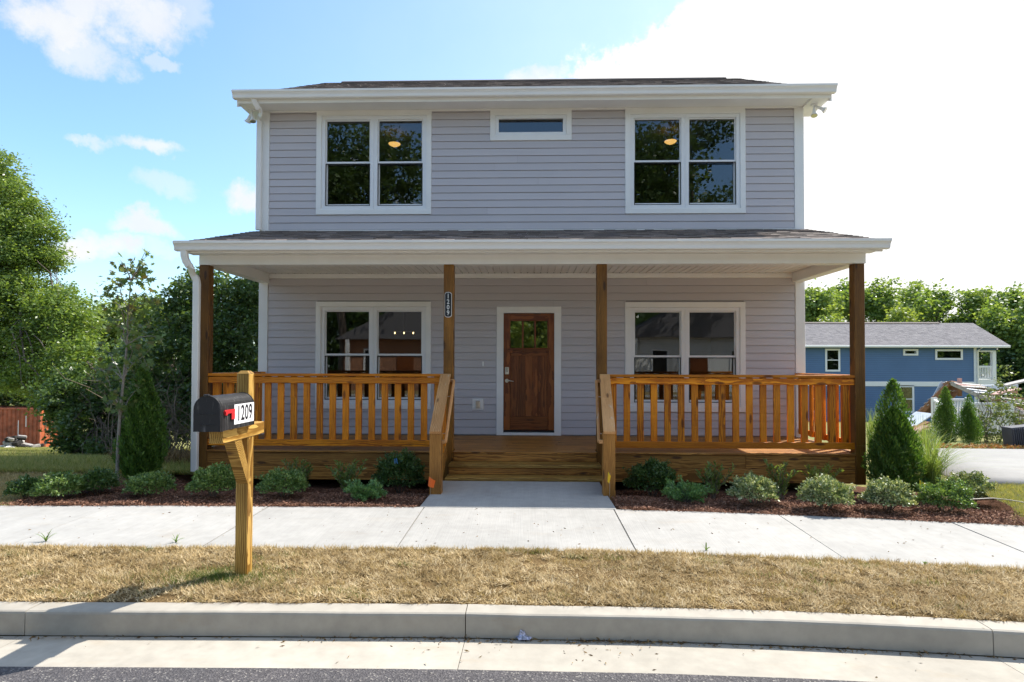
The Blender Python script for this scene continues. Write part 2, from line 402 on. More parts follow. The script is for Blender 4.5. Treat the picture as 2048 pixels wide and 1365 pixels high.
LEAF_DARK = leafmat('leaf_dark_green', [(.026, .050, .017), (.052, .088, .027), (.038, .067, .022), (.095, .135, .048)], .40, .34)
LEAF_LIME = leafmat('leaf_yellow_green', [(.085, .12, .025), (.12, .16, .035), (.15, .185, .045)], .42)
LEAF_FAR = leafmat('leaf_far_green', [(.080, .118, .028), (.115, .165, .040), (.155, .20, .055)], .42)
LEAF_MAPLE = leafmat('leaf_maple', [(.035, .062, .020), (.055, .090, .026), (.075, .105, .03), (.075, .060, .028)], .38)
LEAF_ARB = leafmat('arborvitae_spray', [(.024, .060, .012), (.050, .104, .018), (.036, .080, .015), (.092, .150, .026)], .34)
LEAF_BOX = leafmat('boxwood_leaf', [(.022, .050, .014), (.040, .080, .02), (.030, .064, .016), (.085, .125, .03)], .2, .35)
LEAF_HOLLY = leafmat('small_holly_leaf', [(.035, .070, .018), (.065, .115, .03), (.095, .15, .04), (.15, .20, .065)], .25, .4)
LEAF_GREY = leafmat('grey_green_leaf', [(.055, .085, .028), (.10, .135, .055), (.16, .19, .085), (.34, .35, .22)], .2, .4)
LEAF_JUN = leafmat('juniper_leaf', [(.05, .11, .035), (.08, .155, .05), (.11, .19, .065)], .25, .45)
LEAF_WIL = leafmat('willow_leaf', [(.06, .095, .028), (.095, .14, .04), (.14, .185, .06)], .4, .45)
LEAF_ORN = leafmat('ornamental_grass', [(.075, .12, .03), (.11, .16, .045), (.16, .19, .075)], .35, .55)
BARK = plain('bark', (.14, .11, .085), .9, .35, 30.0, bmp=.6, bscale=40)
BARKG = plain('grey_bark', (.26, .23, .19), .85, .2, 30.0, bmp=.3)
TWIG = plain('dead_twig', (.20, .155, .11), .9, .35, 20.0)

# ------------------------------------------------------------------ terrain, road, pavement
def dcur(X):                       # the street bends gently towards the camera on the right
    if X < -.5: return .022 * (X + .5) if X > -12 else .022 * -11.5
    if X < 6: return -.02 * (X + .5) ** 2
    return -.02 * 6.5 ** 2 - .26 * (X - 6)
def dS(X, s):
    return dcur(X) + .03 * max(0.0, min(X, 8)) * min(1.0, max(0.0, (5.1 - s)))
def sm(t): t = min(max(t, 0), 1); return t * t * (3 - 2 * t)
def gz(X, Y):
    zl = -.05 - .136 * min(max(0, Y - 9.2), 30.8)
    zr = -.05 - .070 * min(max(0, Y - 8.3), 37.0)
    t = sm((X + 5.5) / 9); z = zl * (1 - t) + zr * t
    far = sm((Y - 42) / 25); return z * (1 - far) + (-3.4) * far
def sz(s):                         # street cross section from the front of the porch to the kerb
    return -.024 * max(0.0, 7.75 - s)
Xs = sorted(set([-160, -110, -80, -60, -45, -36, -30, -25] + [round(-21 + .6 * i, 2) for i in range(71)] + [25, 30, 36, 45, 60, 80, 110, 160]))
Ss = [-90, -60, -40, -25, -15, -8, -6.9, 0, 3, 4, 5, 6, 6.46, 6.47, 7, 7.5, 8, 8.5] + [9 + .7 * i for i in range(52)] + [48, 54, 60, 70, 85, 110, 150, 220]
V = []; F = []
for j, s in enumerate(Ss):
    for X in Xs:
        Y = s + dcur(X) * (1 if s < 9 else max(0, 1 - (s - 9) / 10)) if abs(X) < 25 else s
        z = (-.42 if s > -7 else -.14) if s < 6.465 else gz(X, Y) - (.40 * sm((X + 5.6) / .5) * sm((6.4 - X) / .5) if s < 9.1 else 0) + .02 * math.sin(X * 1.7 + Y * 2.3) * min(1, max(0, Y - 8))
        V.append((X, Y, z))
n = len(Xs)
for j in range(len(Ss) - 1):
    for i in range(n - 1): F.append((j * n + i, j * n + i + 1, (j + 1) * n + i + 1, (j + 1) * n + i))
struct(put('ground', mesh_np('ground', V, F, True), M_LAWN))

def strip(s0, s1, z0, z1, x0, x1, nx, thick=.1, cuts=2):
    """sheet following the street curve, as a closed slab"""
    xs = np.linspace(x0, x1, nx + 1); mb = MB(); top = []; bot = []
    for X in xs:
        da, db = dS(X, s0), dS(X, s1)
        top.append([(X, s0 + da, z0), (X, s1 + db, z1)]); bot.append([(X, s0 + da, z0 - thick), (X, s1 + db, z1 - thick)])
    vs = [p for t in top for p in t] + [p for t in bot for p in t]; k = 2 * len(xs); fs = []
    for i in range(len(xs) - 1):
        a = 2 * i; fs += [[a, a + 2, a + 3, a + 1], [a + k, a + 1 + k, a + 3 + k, a + 2 + k], [a, a + k, a + 2 + k, a + 2], [a + 1, a + 3, a + 3 + k, a + 1 + k]]
    fs += [[0, 1, 1 + k, k], [k - 2, 2 * k - 2, 2 * k - 1, k - 1]]
    mb.add(vs, fs); return mb
road = strip(-6.0, 3.47, -.20, -.235, -60, 60, 160, .1).build('road', M_ASPHALT); struct(road)
# opposite kerb and verge; pale sidewalk and lawn added to bounce light onto facade
struct(strip(-6.2, -6.0, -.08, -.08, -60, 60, 120, .3).build('far_kerb', M_KERB))
struct(strip(-9.6, -8.2, -.05, -.07, -60, 60, 120, .2).build('bounce_sidewalk', M_WALK))
struct(strip(-8.195, -6.205, -.09, -.10, -60, 60, 120, .2).build('far_verge', M_DRYSOIL))
struct(strip(-15.0, -9.61, -.10, -.08, -60, 60, 120, .1).build('bounce_lawn', M_BOUNCESTRAW))
# gutter pan + kerb in cast lengths
kroot = strip(3.472, 3.90, -.262, -.262, -40, 40, 100, .08).build('kerb', M_KERB); struct(kroot)
joints = [-30, -24, -18, -12, -8.4, -5.45, flat(58, 1240, -.16).x, flat(933, 1240, -.16).x, flat(1950, 1262, -.16).x, 5.9, 9, 12, 18, 24, 30]
def kerb_piece(x0, x1):
    xs = np.linspace(x0 + .003, x1 - .003, max(2, int((x1 - x0) * 3)))
    prof = [(3.89, -.245), (3.893, -.11), (3.898, -.098), (3.91, -.091), (4.035, -.089), (4.05, -.093), (4.055, -.25)]
    jig = [(rng.random() - .5) * .006 for _ in xs]
    vs = [(X, p[0] + dS(X, 3.9) + jig[i] * (p[1] > -.2), p[1] + jig[i] * .3) for i, X in enumerate(xs) for p in prof]; k = len(prof); fs = []
    for i in range(len(xs) - 1):
        for q in range(k): fs.append([i * k + q, (i + 1) * k + q, (i + 1) * k + (q + 1) % k, i * k + (q + 1) % k])
    fs.append(list(range(k))); fs.append(list(range(len(vs) - 1, len(vs) - 1 - k, -1)))
    mb = MB(); mb.add(vs, fs); return mb
for a, bb in zip(joints[:-1], joints[1:]):
    kerb_piece(a, bb).build('kerb_stone', M_KERB, kroot)
    strip(3.47, 3.888, -.236, -.250, a + .002, bb - .002, max(2, int((bb - a) * 2)), .02).build('gutter_slab', M_KERB, kroot)
# sidewalk slabs
sroot = strip(5.135, 6.495, sz(5.13) - .03, sz(6.5) - .03, -40, 40, 120, .08).build('sidewalk', M_DRYSOIL); struct(sroot)
sj = [-40, -34, -28, -22, -16, -11.4, -9.0, -7.1, flat(165, 1036, -.045).x, flat(480, 1048, -.045).x, flat(826, 1048, -.045).x, flat(1247, 1055, -.045).x, flat(1618, 1070, -.045).x, flat(1965, 1072, -.045).x]
while sj[-1] < 36: sj.append(sj[-1] + 1.7)
sj = sorted(sj)
for i, (a, bb) in enumerate(zip(sj[:-1], sj[1:])):
    g = .006
    strip(5.13, 6.50, sz(5.13) + random.uniform(-.002, .003), sz(6.5) + random.uniform(-.002, .003), a + g, bb - g, max(2, int((bb - a) * 3)), .05).build('slab', M_WALK, sroot)
# front walk up to the steps
wl, wr = flat(872, 978, -.01).x, flat(1205, 978, -.01).x
mb = MB()
wy0 = 6.507; wys = 7.78
xa0, xb0 = flat(838, 1016, -.03).x, flat(1232, 1018, -.03).x
vs = [(xa0, wy0 + dcur(xa0), -.029), (xb0, wy0 + dcur(xb0), -.029), (wr, wys, 0.001), (wl, wys, 0.001)]
vs += [(x, y, z - .12) for x, y, z in vs]
mb.add(vs, [[0, 1, 2, 3], [7, 6, 5, 4], [0, 4, 5, 1], [1, 5, 6, 2], [2, 6, 7, 3], [3, 7, 4, 0]])
struct(mb.build('walkway', M_WALK))
# driveway on the right
V = []; F = []
ys = [8.05 + .55 * i for i in range(13)]; xn = 16
for Y in ys:
    xl = 5.75 + .35 * max(0, Y - 8.0) + .9 * sm((Y - 11.5) / 3); 
    for i in range(xn + 1):
        X = xl + (26 - xl) * i / xn; V.append((X, Y - .02 * (X - 5), gz(X, Y) + .035))
for j in range(len(ys) - 1):
    for i in range(xn): F.append((j * (xn + 1) + i, j * (xn + 1) + i + 1, (j + 1) * (xn + 1) + i + 1, (j + 1) * (xn + 1) + i))
k = len(V); V += [(x, y, z - .2) for x, y, z in V]; F += [tuple(k + q for q in f[::-1]) for f in F]
row = xn + 1
for i in range(xn): F.append((i, i + k, i + 1 + k, i + 1))
for j in range(len(ys) - 1): F.append((j * row, (j + 1) * row, (j + 1) * row + k, j * row + k))
struct(put('driveway', mesh_np('driveway', V, F), M_DRIVE))
# dry grass verge soil and mulch bed
V = []; F = []
def sheet(name, x0, x1, y0f, y1f, zf, nx, ny, mat):
    V = []; F = []
    for j in range(ny + 1):
        for i in range(nx + 1):
            X = x0 + (x1 - x0) * i / nx; ya, yb = y0f(X), y1f(X); Y = ya + (yb - ya) * j / ny
            V.append((X, Y, zf(X, Y, j / ny)))
    for j in range(ny):
        for i in range(nx): F.append((j * (nx + 1) + i, j * (nx + 1) + i + 1, (j + 1) * (nx + 1) + i + 1, (j + 1) * (nx + 1) + i))
    return struct(put(name, mesh_np(name, V, F, True), mat))
def hum(X, Y): return math.sin(X * 3.1 + Y * 1.3) * math.sin(Y * 4.7 - X * 1.9)
sheet('verge', -16, 16, lambda X: 4.05 + dS(X, 4.05), lambda X: 5.15 + dS(X, 5.15), lambda X, Y, t: sz(Y - dcur(X)) - .012 + .010 * hum(X, Y) * math.sin(math.pi * t) + .012 * math.sin(math.pi * t), 220, 14, M_DRYSOIL)
def mz(X, Y):                      # planting bed: level with the walk at its edge, sinking towards the porch
    dip = .21 * sm((Y - dcur(X) - 6.75) / 1.5) * sm((X + 5.2) / .8)
    return -.022 - dip + .014 * hum(X * 2, Y * 2) + .010 * math.sin(X * 9.1 + Y * 3) * math.sin(Y * 11 - X * 2)
def gflat(u, v):                   # pixel -> point on the planting bed
    p = flat(u, v, -.02)
    for _ in range(25):
        z = mz(p.x, p.y) - .004; q = flat(u, v, max(z, -.23)); p = p.lerp(q, .6)
    if p.y > 8.05: p = at(u, v, 8.05); p.z = mz(p.x, 8.05)
    return p
def bed(xa, xb, nx, ny):
    V = []; F = []
    for j in range(ny + 1):
        t = j / ny
        for i in range(nx + 1):
            Yn = 6.5 + 2.3 * t; X = xa(Yn) + (xb(Yn) - xa(Yn)) * i / nx; Y = 6.488 + dcur(X) * (1 - t) + .012 * math.sin(X * 5) * (1 - t) + t * 2.25
            e = .03 * (1 - min(1, min(i, nx - i) / 2)) + (.02 if t < .02 else 0)
            V.append((X, Y, mz(X, Y) - e))
    for j in range(ny):
        for i in range(nx): F.append((j * (nx + 1) + i, j * (nx + 1) + i + 1, (j + 1) * (nx + 1) + i + 1, (j + 1) * (nx + 1) + i))
    return struct(put('mulch_bed', mesh_np('mulch_bed', V, F, True), M_MULCH))
def wedge_l(Y): return xa0 + (wl - xa0) * min(1, (Y - 6.5) / 1.28) - .004
def wedge_r(Y): return xb0 + (wr - xb0) * min(1, (Y - 6.5) / 1.28) + .004
def bed_end(Y): return 4.85 + .62 * max(0, Y - 6.1) + .1 * math.sin(Y * 4)
def bed_start(Y): return -5.55 - .25 * math.sin(Y * 3.0) + .1 * (Y - 6.5)
bed(bed_start, wedge_l, 110, 46); bed(wedge_r, bed_end, 90, 46)

# ------------------------------------------------------------------ leaf and blade clouds
def rand_dirs(n):
    v = rng.normal(size=(n, 3)); return v / np.linalg.norm(v, axis=1, keepdims=True)
def leaf_quads(P, axis, size, aspect=.5, nrm=None):
    n = len(P); axis = axis / np.linalg.norm(axis, axis=1, keepdims=True)
    r = rand_dirs(n) if nrm is None else nrm
    b = np.cross(axis, r); b /= np.maximum(np.linalg.norm(b, axis=1, keepdims=True), 1e-6)
    s = np.asarray(size).reshape(-1, 1) * np.ones((n, 1)); w = s * aspect * .5
    V = np.stack([P, P + axis * s * .45 + b * w, P + axis * s, P + axis * s * .45 - b * w], 1).reshape(-1, 3)
    return V, np.arange(4 * n).reshape(-1, 4)
def blobs_leaves(blobs, per_m2, clump_r, leaf, aspect=.55, shell=.5, flat_=.65, droop=.3, clump_leaves=30):
    PP = []
    for (c, r) in blobs:
        c = np.array(c); r = np.array(r); area = 4 * math.pi * ((r[0] * r[1]) ** 1.6 + (r[0] * r[2]) ** 1.6 + (r[1] * r[2]) ** 1.6) ** (1 / 1.6) / 3 ** (1 / 1.6)
        k = max(6, int(area * per_m2 / clump_leaves))
        d = rand_dirs(k); rad = shell + (1.04 - shell) * rng.random((k, 1)) ** .6; rad = np.where(rng.random((k, 1)) < .14, rad * (1.05 + .28 * rng.random((k, 1))), rad)
        cc = c + d * rad * r
        cr = clump_r * (.45 + .95 * rng.random((k, 1, 1)) ** 1.3)
        off = rng.normal(size=(k, clump_leaves, 3)) * .5 * cr * np.array([1, 1, flat_])
        PP.append((cc[:, None, :] + off).reshape(-1, 3))
    P = np.concatenate(PP); n = len(P)
    ax = rand_dirs(n); ax[:, 2] = ax[:, 2] * .5 - droop
    size = leaf * (.6 + .7 * rng.random(n))
    return leaf_quads(P, ax, size, aspect)
def bend_path(a, b, wob=.08, n=5):
    a, b = Vector(a), Vector(b); L = (b - a).length; pts = []
    for i in range(n + 1):
        t = i / n; p = a.lerp(b, t) + Vector((random.uniform(-1, 1), random.uniform(-1, 1), random.uniform(-.5, .5))) * wob * L * math.sin(math.pi * t)
        p.z += .10 * L * math.sin(math.pi * t); pts.append(p)
    return pts
def make_tree(name, label, base, trunk_top, r0, blobs, lmat, per_m2, clump_r, leaf, group=None, bark=None, twigs=3, cat='tree', **kw):
    base = Vector(base); t = thing(name, label, cat, base, group); top = Vector(trunk_top)
    mb = MB(); tp = bend_path(base - Vector((0, 0, .2)), top, .04, 6); mb.tube(tp, [r0 * (1.25 if i == 0 else 1 - .62 * i / 6) for i in range(7)], 9)
    for (c, r) in blobs:
        k = random.randint(2, 6); st = tp[k]; rr = r0 * (1 - .62 * k / 6) * .55
        lp = bend_path(st, c, .10, 5); mb.tube(lp, [rr * (1 - .75 * i / 5) for i in range(6)], 6)
        for q in range(twigs):
            d = Vector(rand_dirs(1)[0].tolist()); e = Vector(c) + Vector((d.x * r[0], d.y * r[1], d.z * r[2])) * .9
            mb.tube(bend_path(lp[random.randint(2, 4)], e, .12, 4), [rr * .32 * (1 - .7 * i / 4) for i in range(5)], 5, False)
    mb.build('trunk', bark or BARK, t)
    V, Fq = blobs_leaves(blobs, per_m2, clump_r, leaf, **kw)
    put('crown', mesh_np('crown', V, Fq), lmat, t); return t
def blob(u, v, Y, ru, rv, dy=None):     # a lobe of a crown: pixel centre and half sizes, at a distance taken from where the tree stands
    p = at(u, v, Y); k = Y / FPX
    return ((p.x, p.y, p.z), (ru * k, (dy or (ru + rv) / 2 * k), rv * k))
def gpt(u, Y): x = at(u, 700, Y).x; return Vector((x, Y, gz(x, Y)))

# ------------------------------------------------------------------ the house
WY = 10.26                                  # face of the front wall
def wx(u, v=500): return at(u, v, WY).x
def wz(v, u=1058): return at(u, v, WY).z
XL, XR = wx(518, 700), wx(1609, 700)
DECK = .30; DF = 8.34                       # deck level, front edge of the deck
Z_EAVE = 6.03; RIDGE_Y = 14.2; RIDGE_Z = 8.28; BACK = 18.1
house = thing('house', 'two-storey house with pale lavender-grey clapboard siding, white trim and a wooden front porch', 'house', (0.05, WY, -.05))
H = house
# openings: casing rectangle in wall coordinates
def rect(u0, u1, v0, v1):
    uc, vc = (u0 + u1) / 2, (v0 + v1) / 2
    return (wx(u0, vc), wx(u1, vc), wz(v1, uc), wz(v0, uc))
WINS = [rect(633.5, 863, 222.5, 430), rect(1250, 1490, 218.5, 428), rect(632, 862, 604, 818), rect(1250, 1490, 605, 824)]
TRAN = rect(980.5, 1143, 221, 282)
DOOR = rect(993.5, 1122, 614, 871)
def inset(r, k): return (r[0] + k, r[1] - k, r[2] + k, r[3] - k)
holes = [inset(r, .11) for r in WINS] + [inset(TRAN, .11), (DOOR[0] + .10, DOOR[1] - .10, DECK - .02, DOOR[3] - .10)]
# sheathing with real openings, side walls, back wall and floors
mb = MB()
xs = sorted({XL + .02, XR - .02, *[h[0] for h in holes], *[h[1] for h in holes]})
for x0, x1 in zip(xs[:-1], xs[1:]):
    hs = sorted([(h[2], h[3]) for h in holes if h[0] < x1 - 1e-4 and h[1] > x0 + 1e-4]); z = -.25
    for a, bb in hs:
        mb.box2((x0, WY + .004, z), (x1, WY + .15, a), .0005); z = bb
    mb.box2((x0, WY + .004, z), (x1, WY + .15, Z_EAVE - .05), .0005)
mb.box2((XL + .02, WY + .15, -1.6), (XL + .17, BACK, Z_EAVE - .04), .001)
mb.box2((XR - .17, WY + .15, -1.6), (XR - .02, BACK, Z_EAVE - .04), .001)
mb.box2((XL + .02, BACK, -1.9), (XR - .02, BACK + .15, Z_EAVE - .04), .001)
for x0, x1 in ((XL + .02, XL + .17), (XR - .17, XR - .02)):      # gable ends
    mb.prism([(WY + .15, Z_EAVE - .035), (BACK + .1, Z_EAVE - .035), (RIDGE_Y, RIDGE_Z - .12)], x0, x1)
mb.build('wall', M_WALLBACK, H)
mb = MB().box2((XL + .18, WY + .16, DECK - .14), (XR - .18, BACK - .01, DECK - .02), .001).box2((XL + .18, WY + .16, 3.18), (XR - .18, BACK - .01, 3.44), .001)
mb.box2((XL + .18, WY + .16, 5.90), (XR - .18, BACK - .01, 5.98), .001)
mb.build('interior_floor', M_PAINT, H)
mb = MB().box2((XL + .18, WY + 4.6, DECK), (XR - .18, WY + 4.7, 3.17), .001).box2((XL + .18, WY + 4.2, 3.45), (XR - .18, WY + 4.3, 5.89), .001)
mb.box2((-1.35, WY + .16, 3.45), (-1.25, WY + 4.19, 5.89), .001).box2((1.45, WY + .16, 3.45), (1.55, WY + 4.19, 5.89), .001)
mb.build('partition_wall', M_PAINT, H)
MB().box2((XL + .01, WY + .01, -1.7), (XR - .01, WY + .14, -.26), .002).build('foundation', M_FOUND, H)

# clapboards, each board its own piece
EXPO = .1272; LAP = .022; CB = .155
sx0, sx1 = XL + CB + .003, XR - CB - .003
def clap(x0, x1, z0, expo=EXPO):
    L = x1 - x0
    if L < .03: return
    prof = [(-.0195, -expo / 2 + .004), (-.0085, expo / 2 - .004), (.0020, expo / 2 - .003), (.0020, expo / 2 + LAP * .5), (.0034, expo / 2 + LAP * .5), (.0034, -expo / 2 + .004)]
    mb = MB().prism(prof, -L / 2, L / 2)
    me = bpy.data.meshes.new('siding_board'); me.from_pydata(mb.v, [], mb.f); me.update()
    put('siding_board', me, M_SIDING, H, Matrix.Translation(((x0 + x1) / 2, WY + random.uniform(-.0006, .0006), z0 + expo / 2)))
def clad(zb, zt, seed):
    rr = random.Random(seed); z = zb; i = 0
    while z < zt - .01:
        e = min(EXPO, zt - z)
        cuts = [(h[0] - .095, h[1] + .095) for h in holes if h[2] - .03 < z + e and h[3] + .03 > z]
        segs = []; x = sx0
        for a, bb in sorted(cuts): segs.append((x, a)); x = bb
        segs.append((x, sx1))
        for a, bb in segs:
            if bb - a > 3.0 and rr.random() < .6:
                c = a + (bb - a) * rr.uniform(.25, .75); clap(a, c - .0015, z, e); clap(c + .0015, bb, z, e)
            else: clap(a, bb, z, e)
        z += EXPO; i += 1
Z_PJ = wz(461)                              # where the porch roof meets the wall
clad(DECK + .012, 2.985, 1)
clad(Z_PJ + .012, wz(221) - .0, 2)
# corner boards, friezes
Z_FR = wz(222)
for x0, x1 in ((XL, XL + CB), (XR - CB, XR)):
    MB().box2((x0, WY - .026, DECK - .02), (x1, WY + .0035, 2.93), .003).build('corner_board', M_TRIM, H)
    MB().box2((x0, WY - .026, Z_PJ - .05), (x1, WY + .0035, Z_FR - .002), .003).build('corner_board', M_TRIM, H)
    xe = XL - .004 if x0 == XL else XR - .018
    MB().box2((xe, WY - .022, -.1), (xe + .022, WY + .12, Z_FR - .01), .003).build('corner_board', M_TRIM, H)
SOF = 5.905
MB().box2((XL, WY - .027, Z_FR), (XR, WY + .0035, SOF), .003).build('frieze_board', M_TRIM, H)
MB().box2((XL + .01, WY - .03, 2.985), (XR - .01, WY + .0035, 3.0672), .003).build('porch_frieze_board', M_TRIM, H)
MB().box2((sx0, WY - .022, Z_PJ - .015), (sx1, WY - .003, Z_PJ + .011), .001).build('flashing', M_GUTTER, H)

# roofs with laid shingle courses
def shingles(name, x0, x1, ya, za, yb, zb, mat, parent, expo=.143):
    Ls = math.hypot(yb - ya, zb - za); ey, ez = (yb - ya) / Ls, (zb - za) / Ls; ny, nz = -ez, ey
    if nz < 0: ny, nz = -ny, -nz
    V = []; F = []; nrow = int(Ls / expo)
    for r in range(nrow + 1):
        x = x0 + random.uniform(-.1, 0)
        while x < x1:
            w = random.uniform(.12, .34); xa, xb = max(x, x0), min(x + w - .004, x1); x += w
            if xb - xa < .01: continue
            s0 = r * expo - random.choice((0, 0, .028)); s1 = min(r * expo + expo + .02, Ls); t = .007 + random.choice((0, .005)) + random.random() * .002
            bidx = len(V)
            for xx in (xa, xb):
                for (s_, h_) in ((s0, 0), (s0, t), (s1, .002)): V.append((xx, ya + ey * s_ + ny * h_, za + ez * s_ + nz * h_))
            b_ = bidx; F += [(b_, b_ + 3, b_ + 4, b_ + 1), (b_ + 1, b_ + 4, b_ + 5, b_ + 2), (b_, b_ + 1, b_ + 2, b_ + 2), (b_ + 3, b_ + 5, b_ + 4, b_ + 4)]
    F2 = [f for f in F]
    me = bpy.data.meshes.new(name); me.from_pydata(V, [], [tuple(dict.fromkeys(f)) for f in F2]); me.update()
    o = put(name, me, mat, parent); o['kind'] = 'stuff'; return o
RX0, RX1 = at(466, 178, 9.76).x, at(1672, 164, 9.76).x
EY = 9.86
rs = (RIDGE_Z - Z_EAVE) / (RIDGE_Y - EY)
mb = MB().prism([(EY, Z_EAVE - .02), (RIDGE_Y, RIDGE_Z - .02), (2 * RIDGE_Y - EY, Z_EAVE - .02), (2 * RIDGE_Y - EY, Z_EAVE - .09), (RIDGE_Y, RIDGE_Z - .09), (EY, Z_EAVE - .09)], RX0 + .02, RX1 - .02)
roof = mb.build('roof', M_TRIM, H)
shingles('shingles', RX0, RX1, EY - .04, Z_EAVE - .035, RIDGE_Y, RIDGE_Z - .012, M_SHINGLE, roof)
shingles('shingles', RX0, RX1, 2 * RIDGE_Y - EY + .04, Z_EAVE - .035, RIDGE_Y, RIDGE_Z - .012, M_SHINGLE, roof)
MB().prism([(RIDGE_Y - .16, RIDGE_Z - .075), (RIDGE_Y - .15, RIDGE_Z - .045), (RIDGE_Y, RIDGE_Z + .035), (RIDGE_Y + .15, RIDGE_Z - .045), (RIDGE_Y + .16, RIDGE_Z - .075)], RX0 + .45, RX1 - .35).build('ridge_vent', M_SHINGLE, roof)
MB().box2((RX0 + .03, EY - .02, SOF - .035), (RX1 - .03, EY + .0, Z_EAVE - .05), .003).build('fascia_board', M_TRIM, H)
MB().box2((RX0 + .03, EY + .001, SOF), (RX1 - .03, WY + .02, SOF + .02), .002).build('soffit_panel', M_TRIM, H)
for x0, x1 in ((RX0 + .03, XL + .015), (XR - .015, RX1 - .03)):     # boxed cornice returns at the gable ends
    mb = MB().prism([(EY + .002, SOF - .03), (EY + .002, Z_EAVE - .06), (WY + .35, Z_EAVE + .15), (WY + .35, SOF - .03)], x0, x1)
    mb.build('cornice_return', M_TRIM, H)
for x in (RX0 + .02, RX1 - .045):
    mb = MB()
    for y0_, z0_, y1_, z1_ in ((EY, Z_EAVE, RIDGE_Y, RIDGE_Z), (2 * RIDGE_Y - EY, Z_EAVE, RIDGE_Y, RIDGE_Z)):
        mb.prism([(y0_, z0_ - .21), (y0_, z0_ - .092), (y1_, z1_ - .092), (y1_, z1_ - .21)], x, x + .025)
    mb.build('rake_board', M_TRIM, H)
GP = [(0, 0), (-.078, 0), (-.086, .012), (-.092, .05), (-.108, .078), (-.122, .092), (-.124, .124), (-.114, .126), (-.112, .118), (0, .118)]
def gutter(x0, x1, yb, z0):
    mb = MB().prism([(yb + p[0], z0 + p[1]) for p in GP], x0, x1)
    for xe in (x0 - .003, x1 + .001): mb.prism([(yb + p[0] * 1.03, z0 + p[1] * 1.03 - .002) for p in GP], xe, xe + .002)
    return mb.build('gutter', M_GUTTER, H)
gutter(RX0, RX1, EY - .022, Z_EAVE - .105)
def downspout(path, w=.088, d=.065):
    mb = MB(); P = [Vector(p) for p in path]
    t = []; 
    for i in range(len(P) - 1):              # corrugated elbows: many short rings on bends
        n = max(1, int((P[i + 1] - P[i]).length / (.025 if i in (0, 1) else .5)))
        for k in range(n): t.append(P[i].lerp(P[i + 1], k / n))
    t.append(P[-1])
    rings = []
    for i, p in enumerate(t):
        tg = (t[min(i + 1, len(t) - 1)] - t[max(0, i - 1)]).normalized()
        b_ = tg.cross(Vector((0, 1, 0))).normalized(); c_ = Vector((0, 1, 0))
        s_ = 1.0 - (.05 if (i % 2 and i < 26) else 0)
        rings.append([p + b_ * w / 2 * sx * s_ + c_ * d / 2 * sy * s_ for sx, sy in ((-1, -.7), (-.7, -1), (.7, -1), (1, -.7), (1, .7), (.7, 1), (-.7, 1), (-1, .7))])
    vs = [v for r in rings for v in r]; fs = [[i * 8 + k, i * 8 + (k + 1) % 8, (i + 1) * 8 + (k + 1) % 8, (i + 1) * 8 + k] for i in range(len(rings) - 1) for k in range(8)]
    mb.add(vs, fs); return mb.build('downspout', M_GUTTER, H)
def arc(p0, p1, p2, n=7):
    return [Vector(p0) * (1 - t) ** 2 + Vector(p1) * 2 * t * (1 - t) + Vector(p2) * t * t for t in [i / n for i in range(n + 1)]]
a0 = at(505, 192, EY - .07); a1 = at(527, 236, WY - .05)
downspout(arc(a0 + Vector((0, 0, .03)), (a0.x + .02, a0.y + .03, a0.z - .15), (a0.x + .1, a0.y + .14, a0.z - .22), 5) + [Vector((XL - .005, WY - .07, a1.z)), Vector((XL - .005, WY - .06, a1.z - .1)), Vector((XL - .005, WY - .06, Z_PJ + .01))])

# porch roof
PG = 8.06                                    # back of the porch gutter
PX0, PX1 = at(348, 480, PG - .12).x, at(1781, 476, PG - .12).x
pz0 = 3.165
ps = (Z_PJ - .02 - pz0) / (WY - PG)
mb = MB().prism([(PG, pz0), (WY - .004, Z_PJ - .02), (WY - .004, Z_PJ - .09), (PG, pz0 - .07)], PX0 + .03, PX1 - .03)
proof = mb.build('porch_roof', M_TRIM, H)
shingles('shingles', PX0 + .01, PX1 - .01, PG - .05, pz0 - .008, WY - .03, Z_PJ - .012, M_SHINGLE, proof)
gutter(PX0, PX1, PG - .021, pz0 - .122)
MB().box2((PX0 + .04, PG - .02, 3.018), (PX1 - .04, PG - .0, pz0 - .071), .003).build('fascia_board', M_TRIM, H)
BX0, BX1 = at(398, 520, 8.33).x, at(1732, 520, 8.33).x
MB().box2((PX0 + .04, PG + .001, 3.045), (PX1 - .04, 8.345, 3.062), .002).build('soffit_panel', M_TRIM, H)
BZ = at(1058, 528.5, 8.33).z
MB().box2((BX0, 8.33, BZ), (BX1, 8.50, 3.0445), .004).build('porch_beam', M_TRIM, H)
for x0 in (BX0, BX1 - .17): MB().box2((x0, 8.5015, BZ + .001), (x0 + .17, WY - .001, 3.092), .004).build('porch_beam', M_TRIM, H)
for x0 in (BX0 + .05, BX1 - .08):            # gable panels between the end beams and the lean-to roof
    MB().prism([(PG + .02, 3.063), (WY - .002, 3.063), (WY - .002, Z_PJ - .09), (PG + .02, pz0 - .075)], x0, x0 + .03).build('gable_panel', M_TRIM, H)
cb = MB().box2((BX0 + .172, 8.502, 3.084), (BX1 - .172, WY - .032, 3.10), .001).build('porch_ceiling', M_TRIM, H)
nb = 80; cw = (BX1 - BX0 - .346) / nb
me = None
for i in range(nb):
    if me is None:
        m_ = MB().cbox((0, 0, 0), (cw - .014, WY - .034 - 8.504, .016), .003); me = bpy.data.meshes.new('ceiling_board'); me.from_pydata([tuple(v) for v in m_.v], [], m_.f); me.update()
    put('ceiling_board', me, M_TRIM, cb, Matrix.Translation((BX0 + .173 + cw * (i + .5), (8.504 + WY - .034) / 2, 3.0755)))
g0 = at(368, 500, PG - .07)
dsx = at(392, 700, 8.22).x
